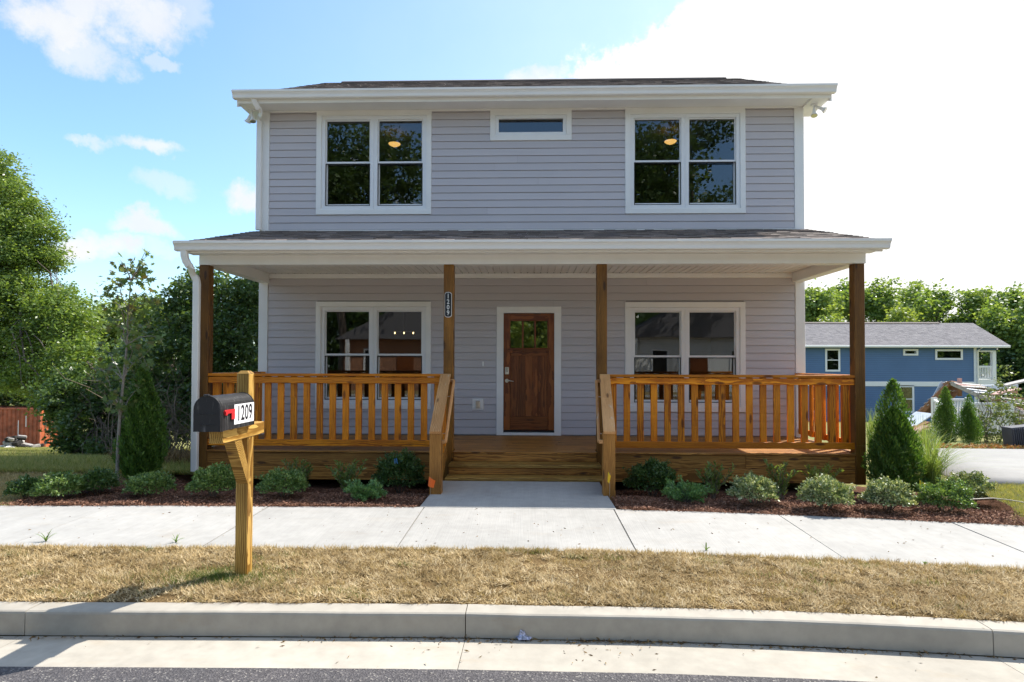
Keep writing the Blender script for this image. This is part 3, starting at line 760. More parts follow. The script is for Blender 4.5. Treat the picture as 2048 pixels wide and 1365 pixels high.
downspout(arc((g0.x + .005, g0.y, 3.06), (g0.x - .012, g0.y + .02, 2.90), (g0.x + .07, g0.y + .06, 2.82), 7) + arc((dsx - .05, 8.2, 2.75), (dsx, 8.22, 2.71), (dsx, 8.22, 2.62), 4) + [Vector((dsx, 8.22, .02))], .092, .066)

# posts
PXs = [at(409, 700, 8.38).x, at(897.5, 700, 8.38).x, at(1203.5, 700, 8.38).x, at(1717, 700, 8.38).x]
for i, x in enumerate(PXs):
    p = board('porch_post', (x, 8.41, -.12), (x, 8.41, BZ - .001), .14, .14, M_POST, H, .006, up=(0, 1, 0))
# deck
dk = MB().box2((PXs[0] - .02, DF + .10, DECK - .20), (PXs[3] + .02, WY - .03, DECK - .03), .002).build('porch_deck', M_POST, H)
y = DF - .012; i = 0
while y < WY - .05:
    w = min(.14, WY - .026 - y); z = DECK - .014
    if y + w < 8.335 or y > 8.485:
        segs = [(PXs[0] - .07, random.uniform(-.6, .8), PXs[3] + .07)]
    else: segs = None
    if segs:
        a, c, e = segs[0]
        board('deck_board', (a, y + w / 2, z), (c - .002, y + w / 2, z), w - .005, .027, M_DECK, dk); board('deck_board', (c + .002, y + w / 2, z), (e, y + w / 2, z), w - .005, .027, M_DECK, dk)
    else:
        for k in range(3): board('deck_board', (PXs[k] + .0715, y + w / 2, z), (PXs[k + 1] - .0715, y + w / 2, z), w - .005, .027, M_DECK, dk)
    y += .14
SL, SR = PXs[1] + .073, PXs[2] - .073        # clear width of the steps
def skirt(x0, x1, joint=None):
    for k, zc in enumerate((DECK - .03 - .095, DECK - .03 - .095 - .188)):
        yy = DF + .028 - k * .004
        cuts = [x0] + ([joint] if joint and k == 0 else []) + [x1]
        for a, bb in zip(cuts[:-1], cuts[1:]):
            board('skirt_board', (a + .0015, yy, zc), (bb - .0015, yy, zc), .038, .184, M_DECK, H)
skirt(PXs[0] + .0715, PXs[1] - .073); skirt(PXs[2] + .073, PXs[3] - .0715, at(1492, 920, DF).x)
MB().box2((PXs[0] + .1, DF + .9, -.35), (PXs[3] - .1, DF + .95, DECK - .21), .002).build('crawl_shade_sheet', M_DARK, H)  # near-black sheet under the deck, standing in for the shade there
for x in (PXs[0] + .02, PXs[3] - .058):
    for zc in (DECK - .125, DECK - .313): board('skirt_board', (x + .019, 8.486, zc), (x + .019, WY - .03, zc), .038, .184, M_DECK, H)
# steps
st = MB().box2((SL + .005, 7.80, -.10), (SR - .005, DF + .02, -.02), .002).build('porch_steps', M_POST, H)
T1 = .165
board('riser', (SL + .003, DF + .012, (DECK - .03 + T1) / 2), (SR - .003, DF + .012, (DECK - .03 + T1) / 2), .036, DECK - .032 - T1, M_DECK, st)
board('tread', (SL - .03, 8.19, T1 - .019), (SR + .03, 8.19, T1 - .019), .290, .038, M_NEWP, st)
board('riser', (SL - .02, 8.075, (T1 - .04 + .035) / 2), (SR + .02, 8.075, (T1 - .04 + .035) / 2), .036, T1 - .041 - .035, M_DECK, st)
board('tread', (SL - .04, 7.925, .016), (SR + .04, 7.925, .016), .262, .036, M_NEWP, st)
# railings
RT = DECK + 1.075
def railing(p0, p1, n, inward):
    p0, p1 = Vector(p0), Vector(p1); d = (p1 - p0).normalized(); nrm = Vector(inward)
    cap = board('railing', (p0 + Vector((0, 0, RT - .019))), (p1 + Vector((0, 0, RT - .019))), .12, .038, M_RAIL, H)
    o = -nrm * .030
    board('top_rail', p0 + o + Vector((0, 0, RT - .092)), p1 + o + Vector((0, 0, RT - .092)), .038, .089, M_RAIL, cap)
    board('bottom_rail', p0 + o + Vector((0, 0, DECK + .105)), p1 + o + Vector((0, 0, DECK + .105)), .038, .089, M_RAIL, cap)
    L = (p1 - p0).length
    for i in range(n):
        q = p0 + d * (L * (i + .5) / n) + nrm * .0105
        board('baluster', q + Vector((0, 0, DECK + .062)), q + Vector((0, 0, RT - .04)), .089, .038, M_RAIL, cap, up=(-nrm.x, -nrm.y, 0))
yr = 8.405
railing((PXs[0] + .0705, yr, 0), (PXs[1] - .0705, yr, 0), 18, (0, 1, 0))
railing((PXs[2] + .0705, yr, 0), (PXs[3] - .0705, yr, 0), 18, (0, 1, 0))
railing((PXs[0] - .0, 8.482, 0), (PXs[0] - .0, WY - .03, 0), 9, (1, 0, 0))
railing((PXs[3] + .0, 8.482, 0), (PXs[3] + .0, WY - .03, 0), 9, (-1, 0, 0))
# stair rails: newel, sloped cap, sloped stringer board, round-edged grip rail
NY = 7.12
for sgn, px_, nu in ((-1, PXs[1], 872), (1, PXs[2], 1217)):
    nx = flat(nu, 989, -.0).x * (NY / flat(nu, 989, 0).y)
    ntop = at(nu, 868, NY - .07).z
    nw = board('newel_post', (nx, NY, -.15), (nx, NY, ntop - .0), .14, .14, M_NEWP if False else M_DECK, H, .006, up=(0, 1, 0))
    tx = px_ + sgn * .03
    A = Vector((tx, 8.30, RT - .01)); B = Vector((nx, NY - .085, ntop + .012))
    cap = board('sloped_cap', A, B, .14, .038, M_CAP, H)
    dv = Vector((0, 0, -.075)); board('sloped_rail', A + dv + Vector((0, .03, 0)), B + dv + Vector((0, .156, .07)), .038, .089, M_RAIL, cap)
    A2 = Vector((tx, 8.32, DECK + .03)); B2 = Vector((nx, NY + .075, .06)); board('stringer', A2, B2, .04, .235, M_DECK, H)
    for k in range(5):
        t_ = (k + .6) / 5.3; q = A.lerp(B, t_); lo = A2.lerp(B2, t_)
        board('baluster', (q.x, q.y, lo.z + .10), (q.x, q.y, q.z - .06), .038, .089, M_RAIL, cap, up=(0, 1, 0))
    g = -sgn * .115
    GA = Vector((tx + g, 8.30, RT - .09)); GB = Vector((nx + g, NY - .02, ntop - .10))
    hr = board('grip_rail', GA, GB, .035, .045, M_CAP, H, .010)
    board('rail_return', GA, (tx + sgn * -.045, 8.30, RT - .09), .035, .045, M_CAP, hr, .008); board('rail_return', GB, (nx - sgn * .02, NY - .02, ntop - .10), .035, .045, M_CAP, hr, .008)
    for t_ in (.22, .82):
        q = GA.lerp(GB, t_); MB().tube([q + Vector((0, 0, -.02)), q + Vector((sgn * .02, 0, -.05)), q + Vector((sgn * .075, 0, -.055))], .007, 6).build('rail_bracket', M_STEEL, hr)

# windows
def ring(r, k, y0, y1, kb=None, ch=.003):
    """rectangular frame of width k inside rectangle r"""
    x0, x1, z0, z1 = r; kb = k if kb is None else kb; mb = MB()
    mb.box2((x0, y0, z0), (x1, y1, z0 + kb), ch).box2((x0, y0, z1 - k), (x1, y1, z1), ch)
    mb.box2((x0, y0 + .0006, z0 + kb), (x0 + k, y1 - .0006, z1 - k), ch).box2((x1 - k, y0 + .0006, z0 + kb), (x1, y1 - .0006, z1 - k), ch)
    return mb
def pane(name, x0, x1, z0, z1, y, parent, mat=None):
    return MB().box2((x0, y, z0), (x1, y + .004, z1), .0003).build(name, mat or M_GLASS, parent)
def twin_window(r):
    w = ring(r, .088, WY - .032, WY + .0035).build('window', M_TRIM, H)
    ri = inset(r, .089); xm = (ri[0] + ri[1]) / 2
    for x0, x1 in ((ri[0], xm - .001), (xm + .001, ri[1])):
        rr = (x0, x1, ri[2], ri[3])
        ring(rr, .062, WY - .014, WY + .10).build('frame', M_VINYL, w)
        rs_ = inset(rr, .063); zm = (rs_[2] + rs_[3]) / 2 + .01
        up_ = (rs_[0], rs_[1], zm - .018, rs_[3]); lo = (rs_[0], rs_[1], rs_[2], zm + .012)
        s1 = ring(up_, .020, WY + .012, WY + .045, .034).build('sash', M_VINYL, w); s2 = ring(lo, .024, WY + .048, WY + .082, .045).build('sash', M_VINYL, w)
        pane('pane', up_[0] + .018, up_[1] - .018, up_[2] + .03, up_[3] - .018, WY + .026, w)
        pane('pane', lo[0] + .022, lo[1] - .022, lo[2] + .04, lo[3] - .025, WY + .062, w)
        ring((rs_[0] + .002, rs_[1] - .002, rs_[2] + .002, zm - .02), .014, WY + .004, WY + .010).build('screen_frame', M_SCREEN, w)
for r in WINS: twin_window(r)
tw = ring(TRAN, .088, WY - .032, WY + .0035).build('window', M_TRIM, H)
r2 = inset(TRAN, .089); ring(r2, .058, WY - .014, WY + .08).build('frame', M_VINYL, tw); r3 = inset(r2, .05); pane('pane', r3[0], r3[1], r3[2], r3[3], WY + .03, tw)
# door
x0, x1, z0, z1 = DOOR; mb = MB()
mb.box2((x0, WY - .034, DECK + .003), (x0 + .115, WY + .0035, z1 - .11), .003).box2((x1 - .115, WY - .034, DECK + .003), (x1, WY + .0035, z1 - .11), .003).box2((x0, WY - .035, z1 - .11), (x1, WY + .0035, z1), .003)
mb.box2((x0 + .115, WY - .030, DECK + .003), (x1 - .115, WY + .01, DECK + .05), .003)
door = mb.build('door', M_TRIM, H)
d0, d1, e0, e1 = x0 + .117, x1 - .117, DECK + .085, z1 - .112
MB().box2((d0, WY - .02, DECK + .051), (d1, WY + .06, DECK + .078), .004).build('threshold', M_SCREEN, door)
yf = WY + .012; W_ = d1 - d0; Hh = e1 - e0; stw = .115
lite0, lite1 = e1 - .60 * (Hh / 2.03), e1 - .135
def dbox(nm, a, b_, ya, yb, ax='z'):
    cx = [(p + q) / 2 for p, q in zip(a, b_)]
    if ax == 'z': return board(nm, (cx[0], (ya + yb) / 2, a[1]), (cx[0], (ya + yb) / 2, b_[1]), yb - ya, b_[0] - a[0], M_DOOR, door, .004, up=(1, 0, 0))
    return board(nm, (a[0], (ya + yb) / 2, cx[1]), (b_[0], (ya + yb) / 2, cx[1]), yb - ya, b_[1] - a[1], M_DOOR, door, .004)
dbox('stile', (d0, e0), (d0 + stw, e1), yf, yf + .045); dbox('stile', (d1 - stw, e0), (d1, e1), yf, yf + .045)
dbox('door_rail', (d0 + stw, e1 - .13), (d1 - stw, e1), yf + .0008, yf + .044, 'x'); dbox('door_rail', (d0 + stw, e0), (d1 - stw, e0 + .24), yf + .0008, yf + .044, 'x')
dbox('door_rail', (d0 + stw, lite0 - .14), (d1 - stw, lite0), yf + .0008, yf + .044, 'x')
pw = (W_ - 2 * stw)
for k in (1, 2):
    xm = d0 + stw + pw * k / 3
    dbox('mullion', (xm - .016, lite0), (xm + .016, lite1), yf + .0012, yf + .042); dbox('mullion', (xm - .045, e0 + .24), (xm + .045, lite0 - .14), yf + .0012, yf + .042)
for k in range(3):
    xa, xb = d0 + stw + pw * k / 3, d0 + stw + pw * (k + 1) / 3
    dbox('door_panel', (xa + .001, e0 + .23), (xb - .001, lite0 - .13), yf + .020, yf + .034)
    pane('pane', xa, xb, lite0, lite1, yf + .018, door, M_DGLASS)
dbox('door_shelf', (d0 + .075, lite0 - .035), (d1 - .075, lite0 - .008), yf - .045, yf - .001, 'x')
for k in range(4):
    xx = d0 + .12 + (W_ - .24) * k / 3; dbox('dentil', (xx - .03, lite0 - .085), (xx + .03, lite0 - .036), yf - .025, yf - .001, 'x')
kx = d0 + .057; kz = at(1011, 742, WY).z
MB().box2((kx - .033, yf - .026, kz - .062), (kx + .033, yf - .0005, kz + .062), .008).build('keypad', M_STEEL, door)
mb = MB()
for i in range(2):
    for j in range(4): mb.cbox((kx - .013 + .026 * i, yf - .028, kz + .04 - .018 * j), (.015, .006, .010), .002)
mb.build('keypad_button', M_SCREEN, door)
hz = at(1015, 762, WY).z
MB().tube([(kx, yf - .001, hz), (kx, yf - .012, hz)], .033, 16).tube([(kx, yf - .01, hz), (kx, yf - .055, hz)], .011, 10).tube([(kx, yf - .052, hz), (kx + .03, yf - .056, hz + .006), (kx + .07, yf - .056, hz - .002), (kx + .115, yf - .052, hz - .010)], [.012, .011, .010, .008], 10).build('handle', M_STEEL, door)
# wall fittings beside the door
p = at(956, 809, WY); MB().box2((p.x - .095, WY - .030, p.z - .095), (p.x + .095, WY - .006, p.z + .095), .006).build('outlet_block', M_TRIM, H)
mb = MB().box2((p.x - .036, WY - .062, p.z - .062), (p.x + .036, WY - .0305, p.z + .062), .012); mb.cbox((p.x, WY - .067, p.z - .01), (.045, .012, .07), .005)
mb.build('outlet_cover', M_STEEL, H)
p = at(966.5, 728, WY); MB().box2((p.x - .014, WY - .030, p.z - .040), (p.x + .014, WY - .012, p.z + .040), .005).build('doorbell', M_TRIM, H)

# lettering
def digits(name, txt, size, sx, M, mat, parent, depth=.0015, bold=0.0, spacing=1.0):
    cu = bpy.data.curves.new(name, 'FONT'); cu.body = txt; cu.size = size; cu.extrude = depth; cu.offset = bold; cu.align_x = 'CENTER'; cu.align_y = 'CENTER'; cu.space_character = spacing
    to = bpy.data.objects.new(name, cu); COL.objects.link(to); bpy.context.view_layer.update()
    me = bpy.data.meshes.new_from_object(to.evaluated_get(bpy.context.evaluated_depsgraph_get())); bpy.data.objects.remove(to)
    me.transform(Matrix.Diagonal((sx, 1, 1, 1))); me.materials.clear(); me.materials.append(mat)
    return put(name, me, mat, parent, M)
M_BLACK = plain('black_enamel', (.018, .018, .020), .35, .3, 30.0)
M_WHITEP = plain('white_print', (.85, .85, .88), .4, .02)
M_PLAQW = plain('plaque_white', (.80, .78, .72), .4, .03)
pc = at(896.5, 610, 8.335)
pq = thing('house_number_plaque', 'black oval-topped plaque with white house numbers fixed to a porch post', 'sign', (pc.x, 8.335, pc.z))
def plaque(w, h, y0, y1):
    prof = []
    for sgn in (1, -1):
        for k in range(9):
            a = math.pi * k / 8; prof.append((math.cos(a) * w / 2 * sgn, sgn * (h / 2 - w * .30 + math.sin(a) * w * .30)))
    n = len(prof); mb = MB(); vs = [(pc.x + a, y0, pc.z + b_) for a, b_ in prof] + [(pc.x + a, y1, pc.z + b_) for a, b_ in prof]
    mb.add(vs, [list(range(n)), list(range(2 * n - 1, n - 1, -1))] + [[i, i + n, (i + 1) % n + n, (i + 1) % n] for i in range(n)]); return mb
plaque(.100, .355, 8.326, 8.3385).build('rim', M_PLAQW, pq); plaque(.088, .340, 8.3225, 8.3255).build('face', M_BLACK, pq)
for k, ch_ in enumerate('1209'):
    zc = pc.z + .115 - .0765 * k
    Mt = Matrix.Translation((pc.x, 8.3215, zc)) @ Matrix.Rotation(R(90), 4, 'X')
    dg = digits('digit', ch_, .088, .85, Mt, M_PLAQW, pq, .0008, .0012)
for zc in (pc.z + .157, pc.z - .157): MB().tube([(pc.x, 8.3225, zc), (pc.x, 8.320, zc)], .004, 8).build('screw', M_STEEL, pq)

# twin floodlights under the eaves
def floodlight(pos, label, dirs):
    t = thing('floodlight', label, 'light', pos); p = Vector(pos)
    MB().tube([p, p - Vector((0, 0, .025))], .055, 16).build('base', M_VINYL, t)
    for d in dirs:
        d = Vector(d).normalized(); a = p - Vector((0, 0, .02)); e = a + d * .06
        arm = MB().tube([a, e], .014, 8).build('arm', M_VINYL, t)
        MB().tube([e, e + d * .05, e + d * .09, e + d * .135, e + d * .14], [.022, .026, .03, .055, .055], 14).build('lamp_head', M_VINYL, t)
        MB().tube([e + d * .1401, e + d * .146], [.052, .046], 14).build('lens', M_STEEL, t)
fl = at(1626, 191, EY + .2); floodlight((XR + .12, EY + .25, SOF - .032), 'twin white floodlight under the eave above the end of the porch without a downspout', ((-.15, -.3, -1), (.75, -.5, -.6)))
floodlight((XL - .10, EY + .25, SOF - .032), 'twin white floodlight tucked behind the downspout elbow under the eave', ((.2, -.2, -1), (-.5, .3, -.8)))
# lamps seen through the panes
m, nt, b = newmat('lit_amber_glass'); b.inputs['Base Color'].default_value = (.8, .55, .25, 1); b.inputs['Emission Color'].default_value = (1, .55, .16, 1); b.inputs['Emission Strength'].default_value = .75; M_AMBER = m
m, nt, b = newmat('lit_bulb'); b.inputs['Emission Color'].default_value = (1, .72, .35, 1); b.inputs['Emission Strength'].default_value = 3.0; M_BULB = m
for (u, v, nm) in ((789, 291, 'glowing amber bowl ceiling lamp seen through the upper window beside the downspout'), (1341, 286, 'glowing amber bowl ceiling lamp seen through the upper window farther from the downspout')):
    yl = WY + .95; p = at(u, v, yl); zc = 5.895
    t = thing('ceiling_lamp', nm, 'lamp', (p.x, yl, zc))
    MB().tube([(p.x, yl, zc), (p.x, yl, zc - .03)], .06, 16).tube([(p.x, yl, zc - .03), (p.x, yl, p.z + .03)], .008, 6).build('stem', M_STEEL, t)
    MB().tube([(p.x, yl, p.z + .03), (p.x, yl, p.z + .02), (p.x, yl, p.z), (p.x, yl, p.z - .022), (p.x, yl, p.z - .032)], [.112, .110, .086, .042, .008], 20).build('bowl', M_AMBER, t)
yl = WY + 2.6; p = at(808, 674, yl)
t = thing('chandelier', 'small three-bulb chandelier seen through the lower window beside the number plaque', 'lamp', (p.x, yl, 3.17))
MB().tube([(p.x, yl, 3.17), (p.x, yl, p.z + .12)], .01, 6).tube([(p.x - .22, yl, p.z + .11), (p.x + .22, yl, p.z + .11)], .012, 6).build('bar', M_STEEL, t)
for k in (-1, 0, 1): MB().tube([(p.x + .2 * k, yl, p.z + .108), (p.x + .2 * k, yl, p.z + .09), (p.x + .2 * k, yl, p.z + .075), (p.x + .2 * k, yl, p.z + .06)], [.008, .013, .015, .004], 10).build('bulb', M_BULB, t)

# ------------------------------------------------------------------ mailbox by the kerb
M_RED = plain('red_plastic', (.62, .03, .035), .4, .05)
m, nt, b = newmat('scuffed_black_steel'); co = worldco(nt)
scf = noise(nt, scaled(nt, co, (40, 75, 5)), 1.0, 6.0, .7)
c = mixc(nt, sstep(nt, scf, .54, .76), (.020, .020, .022, 1), (.20, .195, .19, 1))
nt.links.new(c, b.inputs['Base Color']); b.inputs['Roughness'].default_value = .42; bump(nt, b, scf, .1, .002); M_MBOX = m
mp = flat(487, 1150, -.078); MX, MY = mp.x, mp.y
mbx = thing('mailbox', 'black metal mailbox with red flag on a wooden post in the dry grass', 'mailbox', (MX, MY, -.08))
ptop = at(487, 742, MY).z
pst = board('post', (MX, MY, -.35), (MX, MY, ptop - .022), .092, .092, M_NEWP, mbx, .005, up=(0, 1, 0))
mb = MB(); z_ = ptop - .0215; o_ = .046; i_ = .026
vs = [(MX + a * o_, MY + c_ * o_, z_) for a, c_ in ((-1, -1), (1, -1), (1, 1), (-1, 1))] + [(MX + a * i_, MY + c_ * i_, ptop) for a, c_ in ((-1, -1), (1, -1), (1, 1), (-1, 1))]
mb.add(vs, [[4, 5, 6, 7], [0, 1, 5, 4], [1, 2, 6, 5], [2, 3, 7, 6], [3, 0, 4, 7], [3, 2, 1, 0]]); mb.build('post_top', M_NEWP, mbx)
AF = MY - .43; AZ = at(431, 888, AF).z + .046
board('arm', (MX + .003, AF, AZ), (MX + .003, MY + .215, AZ), .099, .095, M_NEWP, mbx, .005)
MB().prism([(MY - .255, AZ - .048), (MY - .150, AZ - .048), (MY - .044, AZ - .26), (MY - .044, AZ - .40)], MX - .036, MX + .046).build('brace', M_NEWP, mbx)
BW, BH = .178, .238; BF, BB = MY - .54, MY - .049; bz = AZ + .049
def arch(w, h, n=14):
    r = w / 2; return [(-r, 0), (-r, h - r)] + [(-r * math.cos(math.pi * k / n), h - r + r * math.sin(math.pi * k / n)) for k in range(1, n)] + [(r, h - r), (r, 0)]
def arch_solid(w, h, y0, y1, z):
    pr = arch(w, h); n = len(pr); mb = MB()
    vs = [(MX + a, y0, z + b_) for a, b_ in pr] + [(MX + a, y1, z + b_) for a, b_ in pr]
    mb.add(vs, [list(range(n)), list(range(2 * n - 1, n - 1, -1))]); mb.add(vs, [[i, i + n, (i + 1) % n + n, (i + 1) % n] for i in range(n)], False); return mb
shell = arch_solid(BW, BH, BF + .012, BB, bz).build('box_shell', M_MBOX, mbx)
arch_solid(BW + .010, BH + .006, BF + .014, BF + .030, bz - .002).build('front_band', M_MBOX, shell); arch_solid(BW + .006, BH + .004, BB - .006, BB + .001, bz - .001).build('rear_band', M_MBOX, shell)
dr = arch_solid(BW + .006, BH + .004, BF - .004, BF + .0135, bz - .001).build('box_door', M_MBOX, mbx)
MB().cbox((MX, BF - .006, bz + .118), (.11, .005, .004), .001).cbox((MX, BF - .006, bz + .045), (.11, .005, .004), .001).build('door_rib', M_MBOX, dr)
MB().cbox((MX, BF - .008, bz + BH + .004), (.036, .022, .014), .003).build('latch', M_MBOX, dr)
fx = MX + BW / 2 + .004; fz = bz + .128; fy = BF + .040
mb = MB(); fp = [(0, .012), (.140, .012), (.140, -.058), (.095, -.058), (.095, -.014), (.045, -.014), (.028, -.026), (0, -.020)]
n = len(fp); vs = [(fx, fy + a, fz + b_) for a, b_ in fp] + [(fx + .007, fy + a, fz + b_) for a, b_ in fp]
mb.add(vs, [list(range(n))[::-1], list(range(n, 2 * n))] + [[i, (i + 1) % n, (i + 1) % n + n, i + n] for i in range(n)]); mb.tube([(fx - .004, fy + .012, fz - .003), (fx + .014, fy + .012, fz - .003)], .012, 12)
mb.build('flag', M_RED, mbx)
sx_ = MX + BW / 2 + .0015; sy0, sy1 = fy + .148, BB - .006
MB().box2((sx_ - .001, sy0, bz + .028), (sx_ + .0008, sy1, bz + .168), .0003).build('number_sticker', M_WHITEP, mbx)
M_INK = plain('black_ink', (.012, .011, .016), .5, .1)
Mt = Matrix.Translation((sx_ + .0012, (sy0 + sy1) / 2 + .004, bz + .098)) @ Matrix(((0, 0, 1, 0), (1, 0, 0, 0), (0, 1, 0, 0), (0, 0, 0, 1)))
digits('number', '1209', .152, .74, Mt, M_INK, mbx, .0006, .0022, 1.06)

# ------------------------------------------------------------------ dry verge grass, mulch chips, lawn
def blades(n, xy, zf, hgt, wid, lean, mat, name):
    X, Y = xy(n); Z = np.array([zf(a, b_) for a, b_ in zip(X, Y)])
    P = np.stack([X, Y, Z], 1); ang = rng.random(n) * 2 * math.pi; ln = lean * (.35 + .9 * rng.random(n)); h = hgt * (.5 + .8 * rng.random(n))
    dirv = np.stack([np.cos(ang) * np.sin(ln), np.sin(ang) * np.sin(ln), np.cos(ln)], 1)
    a2 = rng.random(n) * 2 * math.pi; side = np.stack([np.cos(a2), np.sin(a2), np.zeros(n)], 1) * (wid * (.6 + .8 * rng.random(n)))[:, None]
    V = np.stack([P - side, P + side, P + dirv * h[:, None]], 1).reshape(-1, 3)
    return mesh_np(name, V, np.arange(3 * n).reshape(-1, 3))
dvec = np.vectorize(dcur, otypes=[float])
dSv = np.vectorize(dS, otypes=[float])
def verge_xy(n):
    X = rng.uniform(-5.2, 5.6, n); s = 4.045 + 1.10 * rng.random(n)
    k = (np.sin(X * 2.1 + s * 5) + np.sin(X * 5.3 - s * 3.1)) * .5
    X = X + .05 * k; return X, s + dvec(X)
def verge_z(X, Y): return sz(Y - dcur(X)) - .004
m, nt, b = newmat('straw_clump'); g = nd(nt, 'ShaderNodeNewGeometry'); at_ = nd(nt, 'ShaderNodeAttribute', attribute_name='clump')
f = math_n(nt, 'ADD', math_n(nt, 'MULTIPLY', at_.outputs['Fac'], .62), math_n(nt, 'MULTIPLY', g.outputs['Random Per Island'], .38))
c = ramp(nt, f, ((.08, (.15, .115, .055)), (.28, (.31, .225, .105)), (.50, (.46, .345, .18)), (.70, (.57, .45, .26)), (.92, (.70, .60, .42))))
pt = noise(nt, g.outputs['Position'], 1.6, 3.0); c = mixc(nt, 1.0, c, ramp(nt, pt, ((.32, (.80, .76, .68)), (.66, (1.10, 1.08, 1.02)))), 'MULTIPLY')
nt.links.new(c, b.inputs['Base Color']); b.inputs['Roughness'].default_value = .75; b.inputs['Specular IOR Level'].default_value = .15
tr_ = nd(nt, 'ShaderNodeBsdfTranslucent', {'Color': c}); mx = nd(nt, 'ShaderNodeMixShader', {0: .22, 1: b.outputs[0], 2: tr_.outputs[0]}); nt.links.new(mx.outputs[0], nt.nodes['Material Output'].inputs[0]); M_STRAW = m
K = 9500; per = 26; n = K * per
cX = rng.uniform(-5.2, 5.6, K); cS = 4.05 + 1.09 * rng.random(K); cA = rng.random(K) * 6.283; cV = rng.random(K); cL = .75 + .5 * rng.random(K)
bare = np.sin(cX * 2.3 + cS * 4.1) * np.sin(cX * .9 - cS * 6.3 + 1.0) + .55 * np.sin(cX * 7.7 + cS * 9) * np.sin(cS * 13 - cX * 3); keep = (bare < .62) | (rng.random(K) < .30)
cX, cS, cA, cV, cL = cX[keep], cS[keep], cA[keep], cV[keep], cL[keep]; K = len(cX); n = K * per
cL = cL * (1 + .35 * np.sin(cX * 3.7 + cS * 2.1) * np.sin(cX * 1.3 - cS * 5))
i = np.repeat(np.arange(K), per)
X = cX[i] + rng.normal(size=n) * .026; S_ = np.clip(cS[i] + rng.normal(size=n) * .026, 4.04, 5.15); Y = S_ + dSv(X, S_)
Z = -.024 * (7.75 - S_) - .006 + .012 * rng.random(n) + .010 * (cV[i] - .5)
ang = cA[i] + rng.normal(size=n) * .9; ln = np.clip(rng.normal(1.22, .26, n), .2, 1.52); L_ = .046 * cL[i] * (.5 + .8 * rng.random(n))
P = np.stack([X, Y, Z], 1); dv_ = np.stack([np.cos(ang) * np.sin(ln), np.sin(ang) * np.sin(ln), np.cos(ln)], 1)
sd = np.stack([-np.sin(ang), np.cos(ang), np.zeros(n)], 1) * (.0016 + .0022 * rng.random(n))[:, None]
V = np.stack([P - sd, P + sd, P + dv_ * L_[:, None]], 1).reshape(-1, 3)
me = mesh_np('dry_grass', V, np.arange(3 * n).reshape(-1, 3)); atr = me.attributes.new('clump', 'FLOAT', 'POINT'); atr.data.foreach_set('value', np.repeat(cV[i], 3).astype(np.float32))
o = put('dry_grass', me, M_STRAW); tag(o, 'sunburnt straw-coloured grass between kerb and sidewalk', 'grass', kind='stuff')
def tuft_xy(n):
    k = 900; cx = rng.uniform(-5.2, 5.6, k); cs = 4.06 + 1.07 * rng.random(k); cs[:380] = 5.10 + .035 * rng.random(380)
    i = rng.integers(0, k, n); return cx[i] + rng.normal(size=n) * .028, np.clip(cs[i] + rng.normal(size=n) * .022, 4.05, 5.155) + dSv(cx[i], cs[i])
o = put('dry_grass_tufts', blades(26000, tuft_xy, verge_z, .048, .0022, .85, M_DRYG, 'dry_grass_tufts'), M_DRYG)
tag(o, 'taller dry grass tufts standing in the straw verge', 'grass', kind='stuff')
def post_xy(n):
    r = np.abs(rng.normal(size=n)) * .16; a = rng.random(n) * 6.283; return MX - .15 + r * np.cos(a) * 2.2, MY - .08 + r * np.sin(a) * .8
def green_xy(n):
    k = 46; cx = rng.uniform(-5, 5.2, k); cs = rng.uniform(4.1, 5.1, k); i = rng.integers(0, k, n); return cx[i] + rng.normal(size=n) * .07, np.clip(cs[i] + rng.normal(size=n) * .03, 4.06, 5.14) + dSv(cx[i], cs[i])
o = put('green_grass_wisps', blades(3600, green_xy, verge_z, .05, .0022, .9, M_GREENG, 'green_grass_wisps'), M_GREENG)
tag(o, 'scattered green wisps surviving in the straw verge', 'grass', kind='stuff')
o = put('green_grass_patch', blades(4500, post_xy, verge_z, .055, .0022, .9, M_GREENG, 'green_grass_patch'), M_GREENG)
tag(o, 'sparse greener grass growing round the mailbox post', 'grass', kind='stuff')
# mulch chips
n = 60000; X = rng.uniform(-5.7, 6.2, n); fr_ = rng.random(n) ** 1.5; Y = 6.475 + dvec(X) + fr_ * 1.9
wll = np.array([wedge_l(q) for q in Y]); wrr = np.array([wedge_r(q) for q in Y]); bend = np.array([bed_end(q) for q in Y])
ok = ~((X > wll - .02) & (X < wrr + .02)) & (X < bend + .06); X, Y = X[ok], Y[ok]; n = len(X)
Z = np.array([mz(a, b_) + .004 for a, b_ in zip(X, Y)]) + rng.random(n) * .014
ax = rand_dirs(n); ax[:, 2] *= .35; V, Fq = leaf_quads(np.stack([X, Y, Z], 1), ax, .012 + .026 * rng.random(n), .34)
o = put('mulch_chips', mesh_np('mulch_chips', V, Fq), M_CHIP); tag(o, 'loose reddish-brown bark mulch over the planting beds', 'mulch', kind='stuff')
